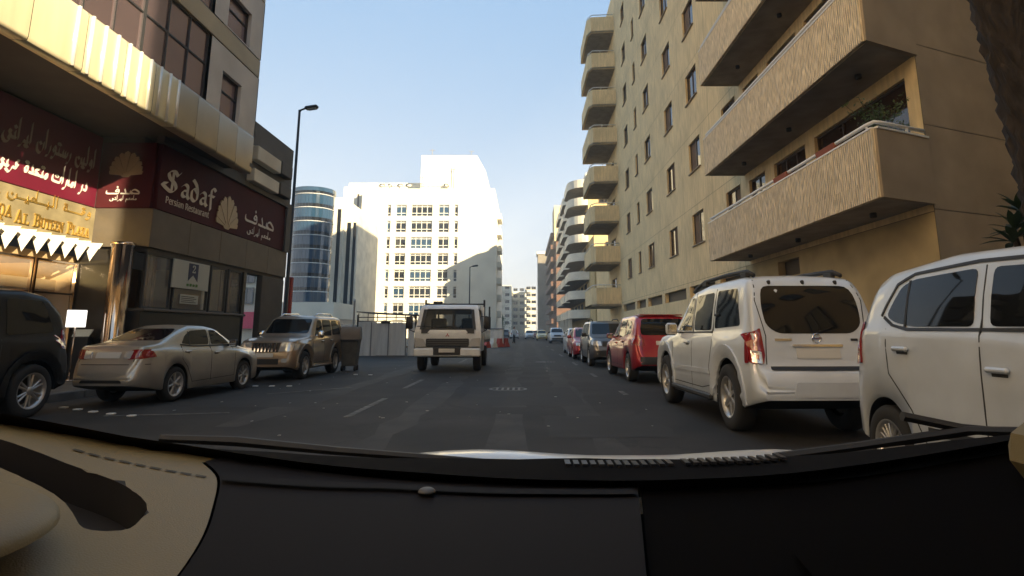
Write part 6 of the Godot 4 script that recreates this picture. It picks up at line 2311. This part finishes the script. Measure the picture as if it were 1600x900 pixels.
func plumeria() -> void:
	var t := thing("frangipani", "frangipani bush with long dark leaves between the palm trunk and the small white hatchback", "plant", V(6.75, 0, 7.5))
	var lm := leaf_mesh(.34, .095)
	var spots := [Vector3(-.35, 2.55, .1), Vector3(-.16, 2.85, 0), Vector3(-.5, 2.4, .25), Vector3(.15, 2.95, .2), Vector3(0, 2.3, .35), Vector3(.3, 2.5, .2), Vector3(.35, 2.1, .1)]
	for s in spots:
		var g := G.new(true)
		g.tube([Vector3(0, .1, 0), Vector3(s.x * .3, 1.2, s.z * .3), Vector3(s.x * .7, s.y - .5, s.z * .8), s], [.05, .04, .03, .02], 7)
		part("branch", g, t, M.bark)
		for i in 13:
			var a := TAU * i / 13.0 * 2.0 + rng.randf() * .5
			var o := part("leaf", lm, t, M.leaf_dark)
			o.transform = Transform3D(Basis(Vector3.UP, a) * Basis(Vector3.RIGHT, rng.randf_range(-.35, .9)) * Basis().scaled(Vector3.ONE * rng.randf_range(.75, 1.1)), s + Vector3(0, rng.randf_range(-.06, .04), 0))

# ---------------------------------------------------------------- the car that carries the lens
var edge := [[-.8, 1.20], [-.539, 1.15], [-.499, 1.132], [-.421, 1.111], [-.325, 1.092], [-.223, 1.076], [-.015, 1.058], [.152, 1.055], [.316, 1.063], [.467, 1.085], [.535, 1.10], [.597, 1.121], [.8, 1.18]]
func dash_h(p: Vector2) -> float:
	var s := 0.0
	for k in 5: s += pl(edge, p.x + (k - 2) * .025)
	return s / 5 - .010 * smoothstep(.03, .0, _dash_end(p.x) - p.y) - .3 * pow(maxf(0, .30 - p.y), 1.5)

func _dash_end(x: float) -> float: return .80 - .28 * pow(x * .8 - .1, 2) - .25 * maxf(0, absf(x - .05) - .45)

# a sheet over the plan (x, metres ahead), cut to an outline, with holes, at a height above the dash surface
func sheet(poly: PackedVector2Array, hole: PackedVector2Array, lift: float, grid := .03) -> G:
	var pts := PackedVector2Array()
	for pg in [poly, hole]:
		for i in pg.size():
			var a: Vector2 = pg[i]; var b: Vector2 = pg[(i + 1) % pg.size()]
			var k := maxi(1, ceili(a.distance_to(b) / grid))
			for j in k: pts.append(a.lerp(b, float(j) / k))
	var lo := poly[0]; var hi := poly[0]
	for p in poly: lo = lo.min(p); hi = hi.max(p)
	var y := lo.y
	while y < hi.y:
		var x := lo.x
		while x < hi.x:
			if Geometry2D.is_point_in_polygon(Vector2(x, y), poly): pts.append(Vector2(x, y) + Vector2(sin(x * 91 + y * 57), cos(x * 37 - y * 83)) * grid * .08)
			x += grid
		y += grid
	var t := Geometry2D.triangulate_delaunay(pts)
	var g := G.new(true)
	for i in range(0, t.size(), 3):
		var c := (pts[t[i]] + pts[t[i + 1]] + pts[t[i + 2]]) / 3
		if not Geometry2D.is_point_in_polygon(c, poly) or (hole.size() and Geometry2D.is_point_in_polygon(c, hole)): continue
		var q := []
		for e in 3: q.append(V(pts[t[i + e]].x, dash_h(pts[t[i + e]]) + lift, pts[t[i + e]].y))
		if (pts[t[i + 1]] - pts[t[i]]).cross(pts[t[i + 2]] - pts[t[i]]) > 0: g.tri(q[0], q[2], q[1])
		else: g.tri(q[0], q[1], q[2])
	return g

func rim_wall(poly: PackedVector2Array, a: float, b: float) -> G:
	var g := G.new(true)
	for i in poly.size():
		var p := poly[i]; var q := poly[(i + 1) % poly.size()]
		g.quad(V(p.x, dash_h(p) + a, p.y), V(q.x, dash_h(q) + a, q.y), V(q.x, dash_h(q) + b, q.y), V(p.x, dash_h(p) + b, p.y))
	return g

func own_car() -> void:
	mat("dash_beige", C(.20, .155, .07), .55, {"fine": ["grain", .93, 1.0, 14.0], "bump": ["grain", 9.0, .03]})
	mat("dash_dark", C(.014, .013, .0155), .8, {"spec": .25, "fine": ["grain", .8, 1.0, 16.0]})  # darker tone for the middle of the dashboard
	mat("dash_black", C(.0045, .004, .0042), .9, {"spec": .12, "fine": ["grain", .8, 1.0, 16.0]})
	mat("roof_cloth", C(.30, .27, .22), .95)
	mat("cowl_plastic", C(.008, .008, .009), .95, {"spec": .15})
	mat("slit", C(.05, .04, .02), .7)
	mat("frit", C(.004, .004, .004), .5)
	mat("recess_dark", C(.022, .022, .026), .4)
	var t := thing("own_car", "dashboard, black windscreen edge and white bonnet rim of the car carrying the lens", "car")
	var empty := PackedVector2Array()
	var far := func(x0: float, x1: float, n: int) -> Array:
		var o := []
		for i in n + 1:
			var x := lerpf(x0, x1, float(i) / n)
			o.append(Vector2(x, _dash_end(x)))
		return o
	var line := [Vector2(-.37, .70), Vector2(-.332, .66), Vector2(-.295, .584), Vector2(-.261, .499), Vector2(-.235, .40), Vector2(-.21, .26)]
	line = spline(line, 5)
	var slot := round_poly([Vector2(-.62, .60), Vector2(-.50, .612), Vector2(-.39, .596), Vector2(-.335, .556), Vector2(-.318, .500), Vector2(-.345, .485), Vector2(-.40, .535), Vector2(-.47, .558), Vector2(-.62, .552)], .045)
	var lp: Array = [Vector2(-.75, .26)] + far.call(-.75, -.365, 8)
	lp.append_array(line)
	var left := PackedVector2Array(lp)
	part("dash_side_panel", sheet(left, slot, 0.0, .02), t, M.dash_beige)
	part("storage_recess", sheet(slot, empty, -.035), t, M.recess_dark)
	part("recess_wall", rim_wall(slot, .0, -.035), t, M.recess_dark)
	var cp := []
	for i in line.size(): cp.append(line[line.size() - 1 - i] + Vector2(.003, 0))
	cp.append_array(far.call(-.36, .148, 10))
	cp.append_array([Vector2(.128, .675), Vector2(.099, .506), Vector2(.06, .26)])
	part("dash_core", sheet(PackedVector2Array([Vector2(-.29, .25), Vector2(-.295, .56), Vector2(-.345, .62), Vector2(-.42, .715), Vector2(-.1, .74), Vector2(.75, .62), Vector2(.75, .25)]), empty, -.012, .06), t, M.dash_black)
	part("dash_dark", sheet(PackedVector2Array(cp), empty, .002), t, M.dash_dark)
	var rp: Array = [Vector2(.063, .26), Vector2(.102, .506), Vector2(.131, .675)] + far.call(.152, .80, 12)
	rp.append(Vector2(.80, .26))
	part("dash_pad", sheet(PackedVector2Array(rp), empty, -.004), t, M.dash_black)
	part("airbag_lid", sheet(round_poly([Vector2(.20, .30), Vector2(.235, .56), Vector2(.30, .585), Vector2(.50, .56), Vector2(.62, .50), Vector2(.62, .30)], .03), empty, .004), t, M.dash_black)
	part("defroster_strip", sheet(PackedVector2Array([Vector2(-.315, .640), Vector2(-.155, .690), Vector2(.02, .715), Vector2(.135, .722), Vector2(.132, .745), Vector2(.02, .738), Vector2(-.155, .712), Vector2(-.325, .66)]), empty, .006), t, M.dash_dark)
	for i in 9:
		var p0 := Vector2(-.47 + i * .0155, .640 + .0018 * i)
		var dv := Vector2(.0055, .0007)
		part("vent_slit", sheet(PackedVector2Array([p0 - dv + Vector2(0, -.0022), p0 + dv + Vector2(0, -.0022), p0 + dv + Vector2(0, .0022), p0 - dv + Vector2(0, .0022)]), empty, .0012, .02), t, M.slit)
	var g := G.new(true)
	var pr := []
	for i in 6: pr.append(Vector2(.010 * cos(PI / 2 * i / 5), .005 * sin(PI / 2 * i / 5)))
	var ps := Vector2(-.109, .69)
	g.lathe(pr, Transform3D(Basis(), V(ps.x, dash_h(ps) + .006, ps.y)), 20)
	part("light_sensor", g, t, M.trim_grey)
	# rounded instrument hood in the near corner
	g = G.new(true)
	var rows := []
	for i in 15:
		var row := []
		for j in 61:
			var a := TAU * j / 60.0
			var r := sin(PI / 2 * (1.0 - i / 14.0))
			row.append(V(-.475 + cos(a) * .165 * r, 1.118 + .032 * sqrt(maxf(0, 1 - r * r)), .375 + sin(a) * .135 * r))
		rows.append(row)
	g.loft(rows, false)
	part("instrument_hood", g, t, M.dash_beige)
	# black printed border of the windscreen, then the cowl and the bonnet
	g = G.new(true)
	rows = [[], [], []]
	for i in 41:
		var x := lerpf(-.72, .78, i / 40.0)
		var e := _dash_end(x)
		var h := dash_h(Vector2(x, e))
		rows[0].append(V(x, h - .012, e + .012)); rows[1].append(V(x, h + .004, e - .008)); rows[2].append(V(x * .985, h + .022, e - .042))
	g.loft(rows, false)
	part("windscreen_border", g, t, M.frit)
	g = G.new(true)
	rows = [[], [], []]
	for i in 41:
		var x := lerpf(-.9, 1.2, i / 40.0)
		var e := _dash_end(clampf(x, -.7, .75))
		var h := pl(edge, clampf(x, -.75, .75)) - .02
		rows[0].append(V(x, h, e + .012)); rows[1].append(V(x, h + .019 - .045 * pow(absf(x - .1) / .65, 1.5), e + .15)); rows[2].append(V(x, h - .07 - .05 * absf(x - .1), e + .30))
	g.loft(rows, false)
	part("cowl", g, t, M.cowl_plastic)
	for i in 26:
		if i == 13: continue
		var x := .06 + i * .0115
		g = G.new()
		g.box(V(x * 1.12, pl(edge, x) - .0045, _dash_end(x) + .13), Vector3(.008, .004, .03))
		part("cowl_slot", g, t, M.recess_dark)
	g = G.new(true)
	rows = []
	for j in 8:
		var row := []
		var dd: float = [1.08, 1.10, 1.14, 1.2, 1.3, 1.5, 1.75, 1.85][j]
		for i in 31:
			var x := lerpf(-.62, .98, i / 30.0)
			var bow := .05 * pow(absf(x - .2) / .8, 4)
			row.append(V(x, [.981, 1.004, 1.013, 1.009, .985, .91, .78, .60][j] - bow + .012 * smoothstep(.25, .0, absf(absf(x - .2) - .3)), dd))
		rows.append(row)
	g.loft(rows, false)
	part("bonnet", g, t, M.paint_white)
	for q in [[[V(.40, 1.052, .97), V(.53, 1.072, .955), V(.69, 1.098, .94), V(.76, 1.10, .92)], .007], [[V(.60, 1.118, .95), V(.69, 1.10, .945), V(.76, 1.095, .93)], .008], [[V(.50, 1.06, .98), V(.62, 1.078, .96), V(.74, 1.10, .94)], .004]]:
		g = G.new()
		g.tube(q[0], q[1], 6)
		part("wiper_arm", g, t, M.trim_black)
	g = G.new()
	g.tube([V(-.56, 1.088, .93), V(-.45, 1.08, .95), V(-.30, 1.062, .97), V(-.05, 1.04, .99)], [.006, .008, .007, .005], 6)
	part("wiper_arm", g, t, M.trim_black)
	# roof and door tops around the lens shade the dashboard
	g = G.new()
	g.bev(V(.2, 1.60, -.75), Vector3(1.5, .05, 1.9), .02)
	part("roof_lining", g, t, M.roof_cloth)
	for x in [-.62, 1.02]:
		g = G.new()
		g.bev(V(x, .75, -.6), Vector3(.08, .62, 2.2), .02)
		part("door_trim", g, t, M.dash_black)
		g = G.new()
		g.bev(V(x + .02, 1.33, -.55), Vector3(.08, .56, .14), .02)
		part("door_pillar", g, t, M.dash_black)
	g = G.new()
	g.bev(V(.2, .9, -1.5), Vector3(1.5, 1.0, .1), .03)
	part("rear_seat", g, t, M.dash_black)
	g = G.new()
	g.bev(V(.565, 1.128, .60), Vector3(.10, .08, .12), .02, Basis(Vector3.BACK, .6))
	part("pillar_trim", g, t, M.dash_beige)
